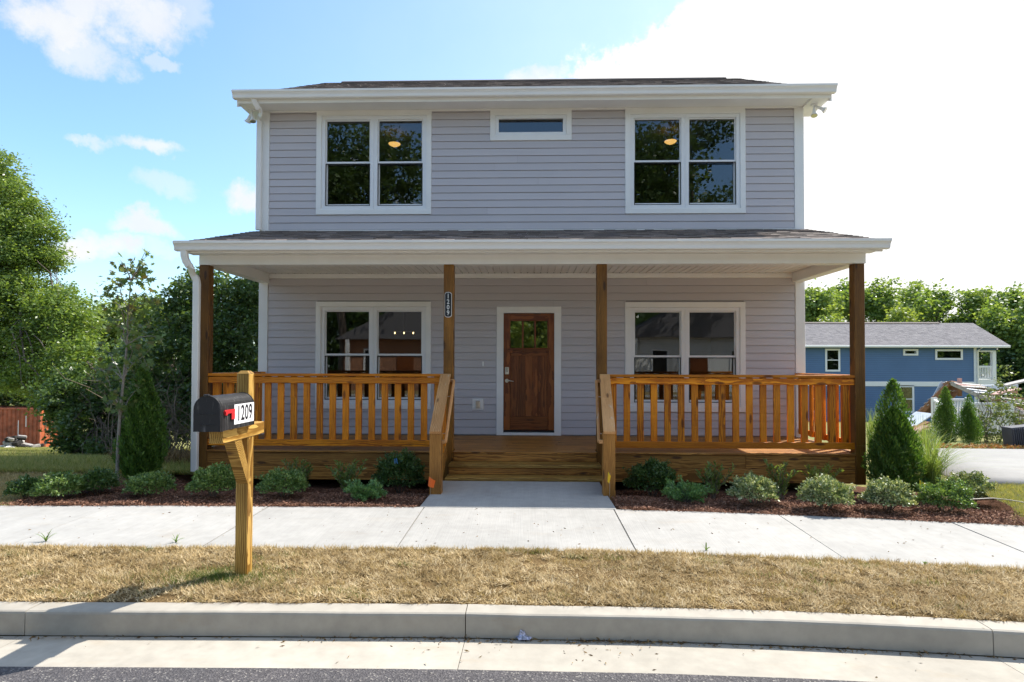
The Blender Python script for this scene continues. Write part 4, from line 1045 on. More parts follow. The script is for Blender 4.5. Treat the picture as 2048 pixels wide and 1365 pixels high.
# green lawn blades: left slope and the patch beside the driveway
def lawn_l(n):
    Y = 8.3 + 30 * rng.random(n) ** 2.2; X = -Y * (.50 + .42 * rng.random(n)); return X, Y
def lz(X, Y): return gz(X, Y) + .005
M_LAWNB = leafmat('lawn_blade', [(.15, .19, .055), (.25, .28, .085), (.33, .32, .12), (.44, .37, .17)], .35, .65)
o = put('lawn_grass', blades(90000, lawn_l, lz, .10, .007, .9, M_LAWNB, 'lawn_grass'), M_LAWNB); tag(o, 'mown green lawn sloping down to the container', 'grass', kind='stuff')
def lawn_r(n):
    X = rng.uniform(4.7, 8.2, n); Y = 6.5 + dvec(X) + rng.random(n) * (1.55 - dvec(X)); k = X > np.array([bed_end(q) for q in Y]) - .05; return X[k], Y[k]
X_, Y_ = lawn_r(60000)
o = put('side_grass', blades(len(X_), lambda n: (X_, Y_), lz, .055, .003, 1.0, M_LAWNB, 'side_grass'), M_LAWNB); tag(o, 'half-dry grass patch between mulch bed and concrete driveway', 'grass', kind='stuff')
def dry_l(n):
    X = rng.uniform(-10.5, -5.3, n); Y = 6.47 + dvec(X) + 2.3 * rng.random(n); k = X < np.array([bed_start(q) for q in Y]) + .08; return X[k], Y[k]
Xd, Yd = dry_l(60000)
o = put('edge_grass', blades(len(Xd), lambda n: (Xd, Yd), lz, .06, .003, 1.0, M_DRYG, 'edge_grass'), M_DRYG); tag(o, 'dry straw grass at the open end of the planting bed', 'grass', kind='stuff')
# pale stone edging curving out of the mulch bed
pts = [flat(u, v, -.03) + Vector((0, 0, .012)) for u, v in ((1945, 1001), (1985, 999), (2015, 1002), (2040, 1006), (2070, 1013), (2110, 1022))]
tag(MB().tube(pts, .007, 6).build('bed_edging', plain('edging', (.55, .50, .42), .8, .1)), 'thin pale edging strip curving beside the mulch bed and side grass', 'edging')

# weeds at the edges of the pavement
def weed(u, v, label, n, hgt, seed):
    p = flat(u, v, -.06); rr = random.Random(seed); mb = MB()
    for k in range(n):
        a = rr.uniform(0, 6.28); L = hgt * rr.uniform(.5, 1.1); lean = rr.uniform(.3, 1.1); w = .0045
        pts = [p + Vector((math.cos(a) * lean * L * t ** 1.4, math.sin(a) * lean * L * t ** 1.4 * .6, L * (t - .45 * lean * t * t))) for t in (0, .25, .5, .75, 1)]
        sd = Vector((-math.sin(a), math.cos(a), .2)) * w; vs = []
        for t, q in zip((1, 1.2, 1, .7, .1), pts): vs += [q - sd * t, q + sd * t]
        mb.add(vs, [[2 * i, 2 * i + 1, 2 * i + 3, 2 * i + 2] for i in range(4)])
    return tag(mb.build('weed', M_WEED), label, 'weed')
weed(92, 1084, 'broad-bladed green weed at the sidewalk edge, the tallest of the weeds', 11, .13, 3)
weed(352, 1086, 'low sprawling green weed at the sidewalk edge, on the mailbox side nearest the post', 9, .10, 5)
weed(1412, 1102, 'thin green weed at the sidewalk edge opposite the front-walk side away from the mailbox', 8, .08, 8)
weed(1850, 1130, 'tiny green clover-like weed in the dry verge beside the bent sidewalk', 14, .05, 9)
# litter in the gutter
M_FOIL = plain('foil_wrapper', (.36, .38, .52), .3, .9, 60.0, spec=.7)
p = flat(1049, 1278, -.245); V = []; F = []
mb = MB(); rr = random.Random(4); rings = []
for i, (h_, r_) in enumerate(((0, .040), (.010, .046), (.024, .036), (.036, .026), (.050, .017))):
    rings.append([p + Vector((math.cos(a) * r_ * rr.uniform(.6, 1.3) - h_ * .3, math.sin(a) * r_ * rr.uniform(.5, 1.1), h_ * rr.uniform(.7, 1.2) + .002)) for a in [k * .785 for k in range(8)]])
mb.add([v for r_ in rings for v in r_], [[i * 8 + k, i * 8 + (k + 1) % 8, (i + 1) * 8 + (k + 1) % 8, (i + 1) * 8 + k] for i in range(4) for k in range(8)] + [[32 + k for k in range(8)]])
tag(mb.build('crumpled_wrapper', M_FOIL), 'crumpled blue and silver wrapper lying in the gutter against the kerb', 'litter')
M_DEAD = leafmat('dead_leaf', [(.10, .055, .02), (.20, .12, .045), (.28, .19, .08), (.07, .04, .02)], .1, .8)
n = 900; X = np.concatenate([rng.uniform(-3.8, 3.6, 400), rng.normal(.55, .22, 240), rng.normal(-.55, .35, 160), rng.normal(1.9, .3, 100)]); Y = 3.885 + dSv(X, 3.9) - np.abs(rng.normal(size=n)) * np.where(rng.random(n) < .9, .018, .18)
Y = np.maximum(Y, 3.5 + dSv(X, 3.9)); ax = rand_dirs(n); ax[:, 2] *= .25
V, Fq = leaf_quads(np.stack([X, Y, -.236 + rng.random(n) * .008 - (Y - 3.47 - dSv(X, 3.9)) * .030], 1), ax, .012 + .03 * rng.random(n), .3)
o = put('leaf_litter', mesh_np('leaf_litter', V, Fq), M_DEAD); tag(o, 'scattered dead leaves and twigs along the gutter', 'leaf litter', kind='stuff')
n = 170; X = rng.uniform(-5, 4.9, n); Y = 5.2 + dvec(X) + 1.25 * rng.random(n); ax = rand_dirs(n); ax[:, 2] *= .2
V, Fq = leaf_quads(np.stack([X, Y, sz(0) * 0 - .024 * (7.75 - (Y - dvec(X))) + .006], 1), ax, .01 + .025 * rng.random(n), .3)
o = put('sidewalk_leaf_litter', mesh_np('sidewalk_leaf_litter', V, Fq), M_DEAD); tag(o, 'few dead leaf scraps scattered on the sidewalk', 'leaf litter', kind='stuff')
# marker flags
def marker(u, v, Y, col, label, twist):
    p = at(u, v, Y); m_ = plain('marker_' + label.split()[2], col, .5, .05); t = thing('marker_flag', label, 'flag', (p.x, p.y, -.02))
    MB().tube([(p.x, p.y, -.06), (p.x + .004, p.y, p.z + .05)], .0018, 5).build('wire', M_STEEL, t)
    mb = MB(); vs = []
    for i in range(5):
        t_ = i / 4; vs += [(p.x + .004 + twist * .085 * t_ - .02, p.y - .02 * math.sin(t_ * 3) - .01, p.z + .065 - .05 * t_), (p.x + .004 + twist * .07 * t_ - .03, p.y - .025 * math.sin(t_ * 3 + .4) - .01, p.z - .045 - .045 * t_ + .02 * t_)]
    mb.add(vs, [[2 * i, 2 * i + 2, 2 * i + 3, 2 * i + 1] for i in range(4)]); mb.build('flag_sheet', m_, t)
marker(861, 964, 6.98, (.95, .16, .02), 'small curled orange marker flag in front of the stair newel', .9)
marker(1219, 955, 6.92, (.90, .55, .02), 'small folded yellow marker flag in front of the stair newel', .35)
marker(1841, 972, 6.75, (.90, .58, .02), 'small upright yellow marker flag between shrubs and arborvitae', .8)

# ------------------------------------------------------------------ shrubs in the beds
def twig_base(t, p, r, h, n=9, mat=None):
    mb = MB(); p = Vector(p)
    for k in range(n):
        a = random.uniform(0, 6.28); e = p + Vector((math.cos(a) * r * .8, math.sin(a) * r * .8, h * random.uniform(.4, .85)))
        mb.tube(bend_path(p + Vector((math.cos(a) * .02, math.sin(a) * .02, -.02)), e, .06, 3), [.006, .005, .004, .002], 5, False)
    return mb.build('stems', mat or BARK, t)
def round_shrub(u0, u1, vt, vb, kind, label, dens=1.0):
    p = gflat((u0 + u1) / 2, vb - 2); Y = min(p.y + (u1 - u0) / 2 * p.y / FPX * .3, 8.0); g_ = mz(p.x, Y)
    a = at((u0 + u1) / 2, vb, Y); k = Y / FPX; rx = (u1 - u0) / 2 * k; h = (vb - vt) * k
    lm, leaf, asp = {'box': (LEAF_BOX, .032, .5), 'holly': (LEAF_HOLLY, .031, .55), 'grey': (LEAF_GREY, .031, .55), 'lime': (LEAF_JUN, .030, .5)}[kind]
    t = thing('shrub', label, 'shrub', (a.x, Y, mz(a.x, Y)), 'low shrubs planted in the mulch beds')
    h = h + max(0, (a.z - g_)) * 0
    twig_base(t, (a.x, Y, g_), rx, h)
    n = int(3900 * dens * (rx * h / .09) ** .75) + 1200
    d = rand_dirs(n); d[:, 2] = np.abs(d[:, 2]) * 1.05 - .22
    lump = 1 + .12 * np.sin(d[:, 0] * 7 + u0) * np.sin(d[:, 1] * 6 + u1) + .10 * np.sin(d[:, 2] * 9 + d[:, 0] * 5)
    rad = (.55 + .47 * rng.random(n) ** .5) * lump
    P = np.array([a.x, Y, g_ + h * .42]) + d * rad[:, None] * np.array([rx, rx * .9, h * .58]); P[:, 2] = np.maximum(P[:, 2], g_ + .01 + .03 * rng.random(n))
    # shoots that break the outline
    ns = 26; sd_ = rand_dirs(ns); sd_[:, 2] = np.abs(sd_[:, 2]) + .35; sd_ /= np.linalg.norm(sd_, axis=1, keepdims=True); k2 = int(n * .2); i = rng.integers(0, n, k2); j_ = rng.integers(0, ns, k2)
    P[i] = np.array([a.x, Y, g_ + h * .42]) + sd_[j_] * (.85 + .38 * rng.random((k2, 1)) * (.4 + .6 * (j_[:, None] % 3) / 2)) * np.array([rx, rx * .9, h * .58]) + rng.normal(size=(k2, 3)) * .014
    ax = d * .7 + rand_dirs(n) * .8; ax[:, 2] += .35
    V, Fq = leaf_quads(P, ax, leaf * (.6 + .7 * rng.random(n)), asp)
    put('foliage', mesh_np('foliage', V, Fq), lm, t); return t
def stem_plant(u0, u1, vt, vb, label, n=9, lm=None, leafl=.06, dens=34):
    n = int(n * 1.9)
    p = gflat((u0 + u1) / 2, vb); Y = p.y; g_ = p.z; k = Y / FPX; W_ = (u1 - u0) / 2 * k; h = (vb - vt) * k
    t = thing('upright_shrub', label, 'shrub', (p.x, Y, mz(p.x, Y)), 'upright leafy shrubs against the porch')
    mb = MB(); PP = []; AX = []
    for s_ in range(n):
        a = random.uniform(0, 6.28); rr = random.uniform(.2, 1); e = Vector((p.x + math.cos(a) * W_ * rr, Y + math.sin(a) * W_ * .5 * rr - .02, g_ + h * random.uniform(.6, 1.02)))
        path = bend_path((p.x + random.uniform(-.03, .03), Y + random.uniform(-.03, .03), g_ - .03), e, .05, 6); mb.tube(path, [.005, .0045, .004, .0035, .003, .0025, .0015], 5, False)
        for q in range(dens):
            t_ = .18 + .82 * q / dens; f_ = t_ * 6; i0 = min(int(f_), 5); pt = path[i0].lerp(path[i0 + 1], f_ - i0); dr_ = (path[i0 + 1] - path[i0]).normalized()
            b2 = random.uniform(0, 6.28); out = Vector((math.cos(b2), math.sin(b2), 0)); PP.append(pt); AX.append(dr_ * .8 + out * .75)
    mb.build('stems', TWIG, t)
    V, Fq = leaf_quads(np.array([tuple(q) for q in PP]), np.array([tuple(q) for q in AX]), leafl * (.7 + .6 * rng.random(len(PP))), .30)
    put('foliage', mesh_np('foliage', V, Fq), lm or LEAF_WIL, t); return t
def spreading(u0, u1, vt, vb, label):
    p = gflat((u0 + u1) / 2, vb - 4); Y = p.y; g_ = p.z; k = Y / FPX; W_ = (u1 - u0) / 2 * k; h = (vb - vt) * k
    t = thing('spreading_shrub', label, 'shrub', (p.x, Y, mz(p.x, Y)), 'spreading junipers beside the front walk')
    mb = MB(); PP = []; AX = []
    for s_ in range(42):
        a = random.uniform(0, 6.28); rr = random.uniform(.45, 1.05); e = Vector((p.x + math.cos(a) * W_ * rr, Y + math.sin(a) * W_ * .6 * rr, g_ + h * random.uniform(.25, 1.0) * (1.15 - .5 * rr)))
        path = bend_path((p.x, Y, g_), e, .08, 5); mb.tube(path, [.006, .005, .004, .003, .002, .001], 5, False)
        for q in range(80):
            t_ = random.uniform(.3, 1) ; f_ = t_ * 5; i0 = min(int(f_), 4); pt = path[i0].lerp(path[i0 + 1], f_ - i0) + Vector(rand_dirs(1)[0].tolist()) * .022
            PP.append(pt); AX.append((path[i0 + 1] - path[i0]).normalized() * .9 + Vector(rand_dirs(1)[0].tolist()) * .9 + Vector((0, 0, .3)))
    mb.build('stems', BARK, t)
    V, Fq = leaf_quads(np.array([tuple(q) for q in PP]), np.array([tuple(q) for q in AX]), .034 * (.6 + .7 * rng.random(len(PP))), .42)
    put('foliage', mesh_np('foliage', V, Fq), LEAF_JUN, t); return t
def arborvitae(u0, u1, vt, vb, Y, label, n=11000, brown=False):
    a = at((u0 + u1) / 2, vb, Y); k = Y / FPX; rx = (u1 - u0) / 2 * k; h = (vb - vt) * k; z0 = a.z
    t = thing('arborvitae', label, 'conifer', (a.x, Y, z0), 'young arborvitae conifers')
    MB().tube([(a.x, Y, z0 - .1), (a.x, Y, z0 + h * .85)], [rx * .10, rx * .03], 7).build('trunk', BARK, t)
    leaders = [(.50 * math.cos(q_ * 1.2566 + u0) * random.uniform(.7, 1.15), .50 * math.sin(q_ * 1.2566 + u0) * random.uniform(.7, 1.15), random.uniform(.60, .93)) for q_ in range(5)] + [(0, 0, 1.0)]
    PP = []; AXs = []
    for (ox, oy, hh) in leaders:
        m_ = n // 6; tt = rng.random(m_) ** .85; prof = np.clip((.56 + .44 * np.sin(np.minimum(tt / .42, 1) * 1.5708)) * (1 - tt ** 3.0) ** .8, .03, None); an = rng.random(m_) * 6.283
        rr = (.45 + .58 * rng.random(m_) ** .5) * prof * rx * (.60 if ox else .74)
        sp = .16 * rx * np.sin(an * 5 + tt * 17) * prof
        x = a.x + ox * rx * prof * .9 + np.cos(an) * (rr + sp) * .88; y_ = Y + oy * rx * prof * .9 + np.sin(an) * (rr + sp) * .88; z_ = z0 + .02 + tt * h * hh
        PP.append(np.stack([x, y_, z_], 1)); AXs.append(np.stack([np.cos(an) * .40, np.sin(an) * .40, np.full(m_, .95)], 1) + rng.normal(size=(m_, 3)) * .32)
    P = np.concatenate(PP); V, Fq = leaf_quads(P, np.concatenate(AXs), .050 * (h / 1.45) * (.5 + .8 * rng.random(len(P))), .30)
    put('foliage', mesh_np('foliage', V, Fq), LEAF_ARB, t); return t

round_shrub(22, 84, 962, 1000, 'box', 'dark low shrub at the grassy end of the bed, farthest from the house')
round_shrub(76, 168, 954, 1003, 'holly', 'wide low green shrub second from the grassy end of the bed')
round_shrub(160, 230, 947, 994, 'box', 'dark shrub at the foot of the sapling')
round_shrub(256, 343, 952, 998, 'holly', 'light green shrub at the foot of the tall arborvitae by the sapling')
round_shrub(384, 470, 938, 998, 'holly', 'leafy green shrub in front of the porch downspout')
round_shrub(523, 613, 948, 1000, 'holly', 'light green shrub between the mailbox post and the willow-leaved shrubs')
stem_plant(560, 640, 912, 985, 'upright willow-leaved shrub behind the light green shrub by the mailbox')
stem_plant(655, 735, 921, 990, 'upright willow-leaved shrub standing alone before the dark porch gap', 11)
round_shrub(752, 848, 912, 992, 'box', 'large dark boxwood with a blue ribbon beside the stair newel', 1.3)
spreading(682, 780, 958, 1004, 'low spreading juniper in front of the ribboned boxwood')
round_shrub(1256, 1350, 928, 997, 'box', 'large dark boxwood without ribbon beside the stair newel', 1.3)
spreading(1325, 1420, 955, 1011, 'low spreading juniper in front of the boxwood without ribbon')
stem_plant(1385, 1468, 928, 998, 'upright willow-leaved shrub between spreading juniper and grey-green shrub', 11)
round_shrub(1466, 1553, 957, 1014, 'grey', 'grey-green mounded shrub beside the spreading juniper')
stem_plant(1528, 1592, 922, 1000, 'sparse upright willow-leaved shrub behind the grey-green mound', 7)
stem_plant(1600, 1684, 924, 992, 'bright upright shrub rising behind the variegated mound at the porch end', 10, LEAF_LIME)
round_shrub(1604, 1699, 964, 1025, 'grey', 'pale variegated mounded shrub before the porch end, with bright stems behind it', 1.1)
round_shrub(1733, 1818, 968, 1027, 'grey', 'pale variegated mounded shrub at the foot of the arborvitae by the end post', 1.1)
round_shrub(1842, 1937, 972, 1030, 'holly', 'bright green mounded shrub beside the upright yellow flag')
round_shrub(1898, 1982, 955, 1012, 'grey', 'grey-green mounded shrub nearest the side grass')
round_shrub(1836, 1894, 956, 998, 'lime', 'small lime green shrub behind the upright yellow flag')
M_BLUER = plain('blue_ribbon', (.10, .28, .60), .4, .1)
p = at(790, 922, gflat(800, 990).y - .22); mb = MB()
for k, (dx, dz) in enumerate(((.0, 0), (.03, -.01))):
    mb.add([p + Vector((dx * .6 - .006, -.0, .025 - dz)), p + Vector((dx * .6 + .004, -.01, .03 - dz)), p + Vector((dx * .6 + .008 + .012 * k, -.01, -.03)), p + Vector((dx * .6 - .004 + .012 * k, -.0, -.038))], [[0, 1, 2, 3]])
tag(mb.build('plant_ribbon', M_BLUER), 'blue plastic ribbon tied on the dark boxwood', 'ribbon')
arborvitae(236, 330, 735, 962, flat(283, 962, -.03).y, 'tall dark arborvitae beside the sapling in the bed', 30000)
arborvitae(1733, 1842, 772, 992, gflat(1790, 990).y - .05, 'arborvitae beside the end porch post and the driveway', 30000)
arborvitae(1866, 1918, 780, 888, 16.3, 'arborvitae beyond the driveway beside the sloping white railing', 15000)
arborvitae(1916, 1962, 795, 890, 16.3, 'shorter browning arborvitae beyond the driveway beside the vine-grown railing', 13000)
# ornamental grass
def orn_grass(u, vb, Y, h, spread, label, n=330):
    p = at(u, vb, Y); p.z = max(gz(p.x, Y), -.05) if False else p.z; t = thing('ornamental_grass', label, 'grass clump', p); V = []; F = []
    for k in range(n):
        a = random.uniform(0, 6.28); L = h * random.uniform(.55, 1.15); sp = spread * random.uniform(.1, 1) ; w = .0035
        b0 = Vector((p.x + random.gauss(0, .05), p.y + random.gauss(0, .05), p.z - .02)); sd = Vector((-math.sin(a), math.cos(a), 0)) * w; b_ = len(V)
        for t_, ww in ((0, 1), (.3, 1), (.6, .8), (.85, .5), (1, .1)):
            q = b0 + Vector((math.cos(a), math.sin(a), 0)) * sp * t_ ** 2 + Vector((0, 0, L * (t_ - .42 * (sp / spread) * t_ ** 3))); V += [q - sd * ww, q + sd * ww]
        F += [(b_ + 2 * i, b_ + 2 * i + 1, b_ + 2 * i + 3, b_ + 2 * i + 2) for i in range(4)]
    put('blades', mesh_np('blades', [tuple(v) for v in V], F), LEAF_ORN, t); return t
orn_grass(1862, 962, 8.0, .74, 1.0, 'fountain-like ornamental grass between arborvitae and driveway', 340)
orn_grass(1850, 925, 9.6, .75, .55, 'ornamental grass clump on the far side of the fountain-like clump', 260)
orn_grass(1745, 900, 11.0, .9, .35, 'tall thin ornamental grass seen just beyond the end porch post', 160)

# ------------------------------------------------------------------ young maple
sb = flat(234, 968, -.03); SY = sb.y
sap = thing('maple_sapling', 'thin young maple with sparse lobed leaves beside the tall arborvitae', 'tree', (sb.x, SY, -.04))
mb = MB(); tr = [Vector((sb.x, SY, -.15))] + [at(u, v, SY) for u, v in ((236, 900), (240, 830), (247, 760), (254, 690), (256, 630), (262, 560), (290, 505))]
mb.tube(tr, [.025, .021, .018, .015, .012, .009, .006, .003], 8)
tips = []
for (k, u, v) in ((2, 205, 740), (2, 285, 770), (3, 200, 690), (3, 300, 700), (4, 215, 640), (4, 305, 640), (5, 200, 590), (5, 325, 600), (5, 230, 560), (6, 285, 540), (6, 240, 520), (6, 296, 512), (3, 270, 640), (4, 240, 600), (5, 290, 580), (2, 225, 800), (2, 265, 800), (4, 330, 680), (3, 185, 740), (6, 300, 560), (6, 215, 575)):
    e = at(u, v, SY + random.uniform(-.35, .35)); path = bend_path(tr[k], e, .06, 5); mb.tube(path, [.008, .007, .005, .004, .003, .0015], 5, False); tips.append(path)
mb.build('trunk', BARKG, sap)
# lobed maple leaves: five pointed lobes from one centre
PP = []
for path in tips:
    for q in range(24): t_ = random.uniform(.25, 1.0) * 5; i0 = min(int(t_), 4); PP.append(path[i0].lerp(path[i0 + 1], t_ - i0) + Vector(rand_dirs(1)[0].tolist()) * random.uniform(.03, .16))
V = []; F = []
star = [(0, 0), (.28, .10), (.62, .18), (.30, .36), (.52, .78), (.14, .58), (0, 1.05), (-.14, .58), (-.52, .78), (-.30, .36), (-.62, .18), (-.28, .10)]
for q in PP:
    x = Vector(rand_dirs(1)[0].tolist()); x.z *= .5; x.normalize(); y = Vector(rand_dirs(1)[0].tolist()); y.z -= .5; y = (y - x * y.dot(x)).normalized(); s_ = random.uniform(.05, .095); b_ = len(V)
    V += [tuple(q + x * a * s_ + y * c_ * s_) for a, c_ in star]; F.append(tuple(range(b_, b_ + 12)))
me = bpy.data.meshes.new('crown'); me.from_pydata(V, [], F); me.update(); put('crown', me, LEAF_MAPLE, sap)

# ------------------------------------------------------------------ trees and thicket on the left
make_tree('broadleaf_tree', 'tall broadleaf tree with a dense crown towering over the container lawn', gpt(-30, 23), at(0, 480, 23), .28,
          [blob(-5, 345, 23, 40, 42), blob(25, 390, 22.6, 36, 34), blob(-70, 400, 23, 90, 100), blob(62, 425, 22.5, 34, 28), blob(30, 455, 22.2, 48, 36), blob(95, 462, 22, 34, 26), blob(50, 505, 21.8, 56, 36), blob(100, 520, 22, 36, 26), blob(-10, 520, 22, 50, 60), blob(-60, 540, 22, 100, 80), blob(40, 590, 21.5, 80, 45), blob(115, 615, 21, 60, 42), blob(5, 650, 21.5, 95, 60), blob(95, 680, 21, 70, 50), blob(150, 650, 20.5, 40, 45), blob(150, 725, 20, 60, 50), blob(195, 790, 19, 55, 50), blob(120, 800, 19.5, 50, 36), blob(-60, 660, 21.5, 90, 70), blob(0, 735, 21, 90, 50), blob(80, 755, 20.5, 70, 40)],
          LEAF_TREE, 520, .36, .120, aspect=.5, twigs=4, shell=.25)
make_tree('broadleaf_tree', 'yellow-green broadleaf tree in the gap behind the young maple', gpt(215, 46), at(225, 720, 46), .3,
          [blob(185, 655, 46, 50, 40), blob(245, 640, 46, 50, 40), blob(310, 640, 46, 50, 45), blob(205, 690, 46, 70, 60), blob(265, 665, 46, 60, 55), blob(320, 690, 46, 60, 60), blob(235, 760, 45, 80, 60), blob(160, 760, 45, 60, 60), blob(310, 780, 45, 80, 60)],
          LEAF_LIME, 90, .6, .30, aspect=.55, shell=.25)
make_tree('broadleaf_tree', 'low broad tree whose branches overhang the orange container', gpt(150, 40), at(90, 770, 40), .2,
          [blob(-20, 770, 40, 90, 45), blob(60, 775, 40, 80, 40), blob(130, 770, 40, 60, 50), blob(-90, 760, 40, 70, 60), blob(180, 800, 42, 70, 60)],
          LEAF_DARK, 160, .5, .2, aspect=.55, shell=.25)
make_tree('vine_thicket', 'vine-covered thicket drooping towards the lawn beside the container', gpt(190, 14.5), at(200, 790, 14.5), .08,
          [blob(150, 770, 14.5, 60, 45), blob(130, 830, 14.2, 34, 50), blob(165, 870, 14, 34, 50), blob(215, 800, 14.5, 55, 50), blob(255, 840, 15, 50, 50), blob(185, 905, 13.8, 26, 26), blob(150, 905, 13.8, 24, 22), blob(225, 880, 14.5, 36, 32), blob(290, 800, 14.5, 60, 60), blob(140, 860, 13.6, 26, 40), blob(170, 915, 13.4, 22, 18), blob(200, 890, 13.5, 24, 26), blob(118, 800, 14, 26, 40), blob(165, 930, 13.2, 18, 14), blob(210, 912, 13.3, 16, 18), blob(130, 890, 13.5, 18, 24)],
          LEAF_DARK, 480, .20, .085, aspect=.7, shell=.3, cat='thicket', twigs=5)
make_tree('vine_thicket', 'tall dark thicket of vines and trees crowding the porch downspout', gpt(400, 15), at(400, 640, 15), .14,
          [blob(345, 640, 15, 55, 55), blob(390, 600, 15, 50, 55), blob(430, 580, 15, 45, 50), blob(480, 600, 15, 55, 60), blob(540, 590, 16, 60, 60), blob(350, 720, 14.5, 60, 60), blob(420, 680, 14.5, 65, 70), blob(500, 690, 14.5, 60, 75), blob(340, 800, 14.5, 70, 60), blob(420, 790, 14.5, 70, 70), blob(500, 800, 14.5, 60, 70), blob(300, 700, 15.5, 50, 50)],
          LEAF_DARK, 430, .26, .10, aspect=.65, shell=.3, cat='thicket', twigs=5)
# dense shade wood farther back that closes the gaps
make_tree('broadleaf_tree', 'dark understorey tree filling the shade behind the vine thickets', gpt(330, 19.5), at(330, 760, 19.5), .2,
          [blob(280, 830, 19.5, 60, 60), blob(350, 800, 19.5, 80, 90), blob(440, 780, 19.5, 90, 100), blob(530, 780, 19.5, 70, 110), blob(290, 740, 20, 80, 60), blob(420, 660, 19.5, 70, 60), blob(500, 640, 19.5, 60, 60)],
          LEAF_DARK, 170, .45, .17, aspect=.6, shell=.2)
# bare tangle of dead vines beneath the thicket
mb = MB()
for k in range(150):
    u = random.uniform(225, 400); a = gpt(u, random.uniform(12.2, 14.8)); e = a + Vector((random.uniform(-.9, .9), random.uniform(-.5, .5), random.uniform(.5, 2.2)))
    mb.tube(bend_path(a, e, .22, 6), [random.uniform(.005, .014) * (1 - .1 * i) for i in range(7)], 5, False)
o = mb.build('vine_tangle', TWIG); tag(o, 'tangle of bare dead vines under the dark thicket', 'brush', kind='stuff')
def brush_xy(n):
    Y = 9.0 + 6 * rng.random(n); X = -Y * (.53 + .17 * rng.random(n)); return X, Y
o = put('ground_brush', blades(9000, brush_xy, lz, .22, .010, 1.1, M_DEAD, 'ground_brush'), M_DEAD); tag(o, 'dead brush and leaf stalks on the ground under the thicket', 'brush', kind='stuff')

# ------------------------------------------------------------------ shipping container and rubble
M_RUST = plain('rusty_red_paint', (.36, .105, .055), .7, .40, 2.6, bmp=.2)
M_RUSTL = plain('orange_door_paint', (.50, .125, .05), .55, .2, 2.0)
CY = 37.4; c0 = at(79, 900, CY); ztop = at(60, 817, CY).z; zb = c0.z - .05; cx1 = c0.x; cx0 = cx1 - 6.06
con = thing('shipping_container', 'rust-red corrugated shipping container standing on the lawn below the trees', 'container', (cx1 - 3, CY + 1.2, zb))
prof = []; x = cx0 + .12; i = 0
while x < cx1 - .14: prof += [(x, 0), (x + .07, 0), (x + .105, .05), (x + .175, .05), (x + .21, 0)]; x += .28
mb = MB(); n = len(prof)
for side in (CY, CY + 2.4):
    vs = [(a, side + (.02 + b_ if side == CY else -.02 - b_), zb + .14) for a, b_ in prof] + [(a, side + (.02 + b_ if side == CY else -.02 - b_), ztop - .1) for a, b_ in prof]
    mb.add(vs, [[i, i + 1, i + 1 + n, i + n] for i in range(n - 1)])
mb.build('side_wall', M_RUST, con)
mb = MB()
for x in (cx0, cx1 - .14):
    for y in (CY, CY + 2.30): mb.box2((x, y, zb), (x + .14, y + .14, ztop), .01)
for y in (CY + .01, CY + 2.32):
    mb.box2((cx0 + .14, y, zb + .0), (cx1 - .14, y + .1, zb + .14), .01); mb.box2((cx0 + .14, y, ztop - .1), (cx1 - .14, y + .1, ztop), .01)
mb.build('frame', M_RUST, con)
MB().box2((cx0 + .02, CY + .03, ztop - .06), (cx1 - .02, CY + 2.41, ztop - .02), .005).build('top_panel', M_RUST, con)
for k in range(2):
    y0_ = CY + .15 + 1.075 * k; dd = MB().box2((cx1 - .06, y0_, zb + .12), (cx1 - .02, y0_ + 1.06, ztop - .12), .01).build('door_leaf', M_RUSTL, con)
    for q in range(5): zz = zb + .35 + q * .42; MB().box2((cx1 - .02, y0_ + .08, zz), (cx1 - .004, y0_ + .98, zz + .09), .005).build('rib', M_RUST, dd)
    for q in (.3, .75): MB().tube([(cx1 + .02, y0_ + q, zb + .05), (cx1 + .02, y0_ + q, ztop - .05)], .02, 8).build('lock_bar', M_STEEL, dd)
    MB().box2((cx1 - .003, y0_ + .12, ztop - .72), (cx1 + .0, y0_ + .6, ztop - .42), .001).build('decal', M_WHITEP, dd)
for q, (dx, z0_, z1_) in enumerate(((-1.45, .5, 1.9), (-.95, 1.5, 2.2))): MB().box2((cx1 + dx, CY + .012, zb + z0_), (cx1 + dx + .05, CY + .018, zb + z1_), .002).build('stencil_strip', M_WHITEP, con)
M_RUB = plain('grey_rubble', (.30, .28, .26), .9, .35, 6.0, bmp=.5, bscale=12); M_RUBW = plain('pale_rubble', (.55, .52, .48), .85, .2, 6.0)
rp = at(30, 898, 33.5); rub = thing('rubble_heap', 'heap of grey broken blocks and bags in front of the container', 'rubble', (rp.x, rp.y, rp.z))
rr = random.Random(3)
for k in range(30):
    lv = rr.choice((0, 0, 0, 1, 1, 2)); c = Vector((rp.x + rr.gauss(0, .42 - .12 * lv), rp.y + rr.gauss(0, .3), rp.z + .12 + .24 * lv)); s_ = (rr.uniform(.3, .6), rr.uniform(.25, .45), rr.uniform(.14, .24))
    Rm = (Matrix.Rotation(rr.uniform(0, 3), 4, 'Z') @ Matrix.Rotation(rr.uniform(-.3, .3), 4, 'X') @ Matrix.Rotation(rr.uniform(-.3, .3), 4, 'Y'))
    MB().cbox(c, s_, .03, Rm).build('block', rr.choice((M_RUB, M_RUB, M_RUBW, M_DARK)), rub)

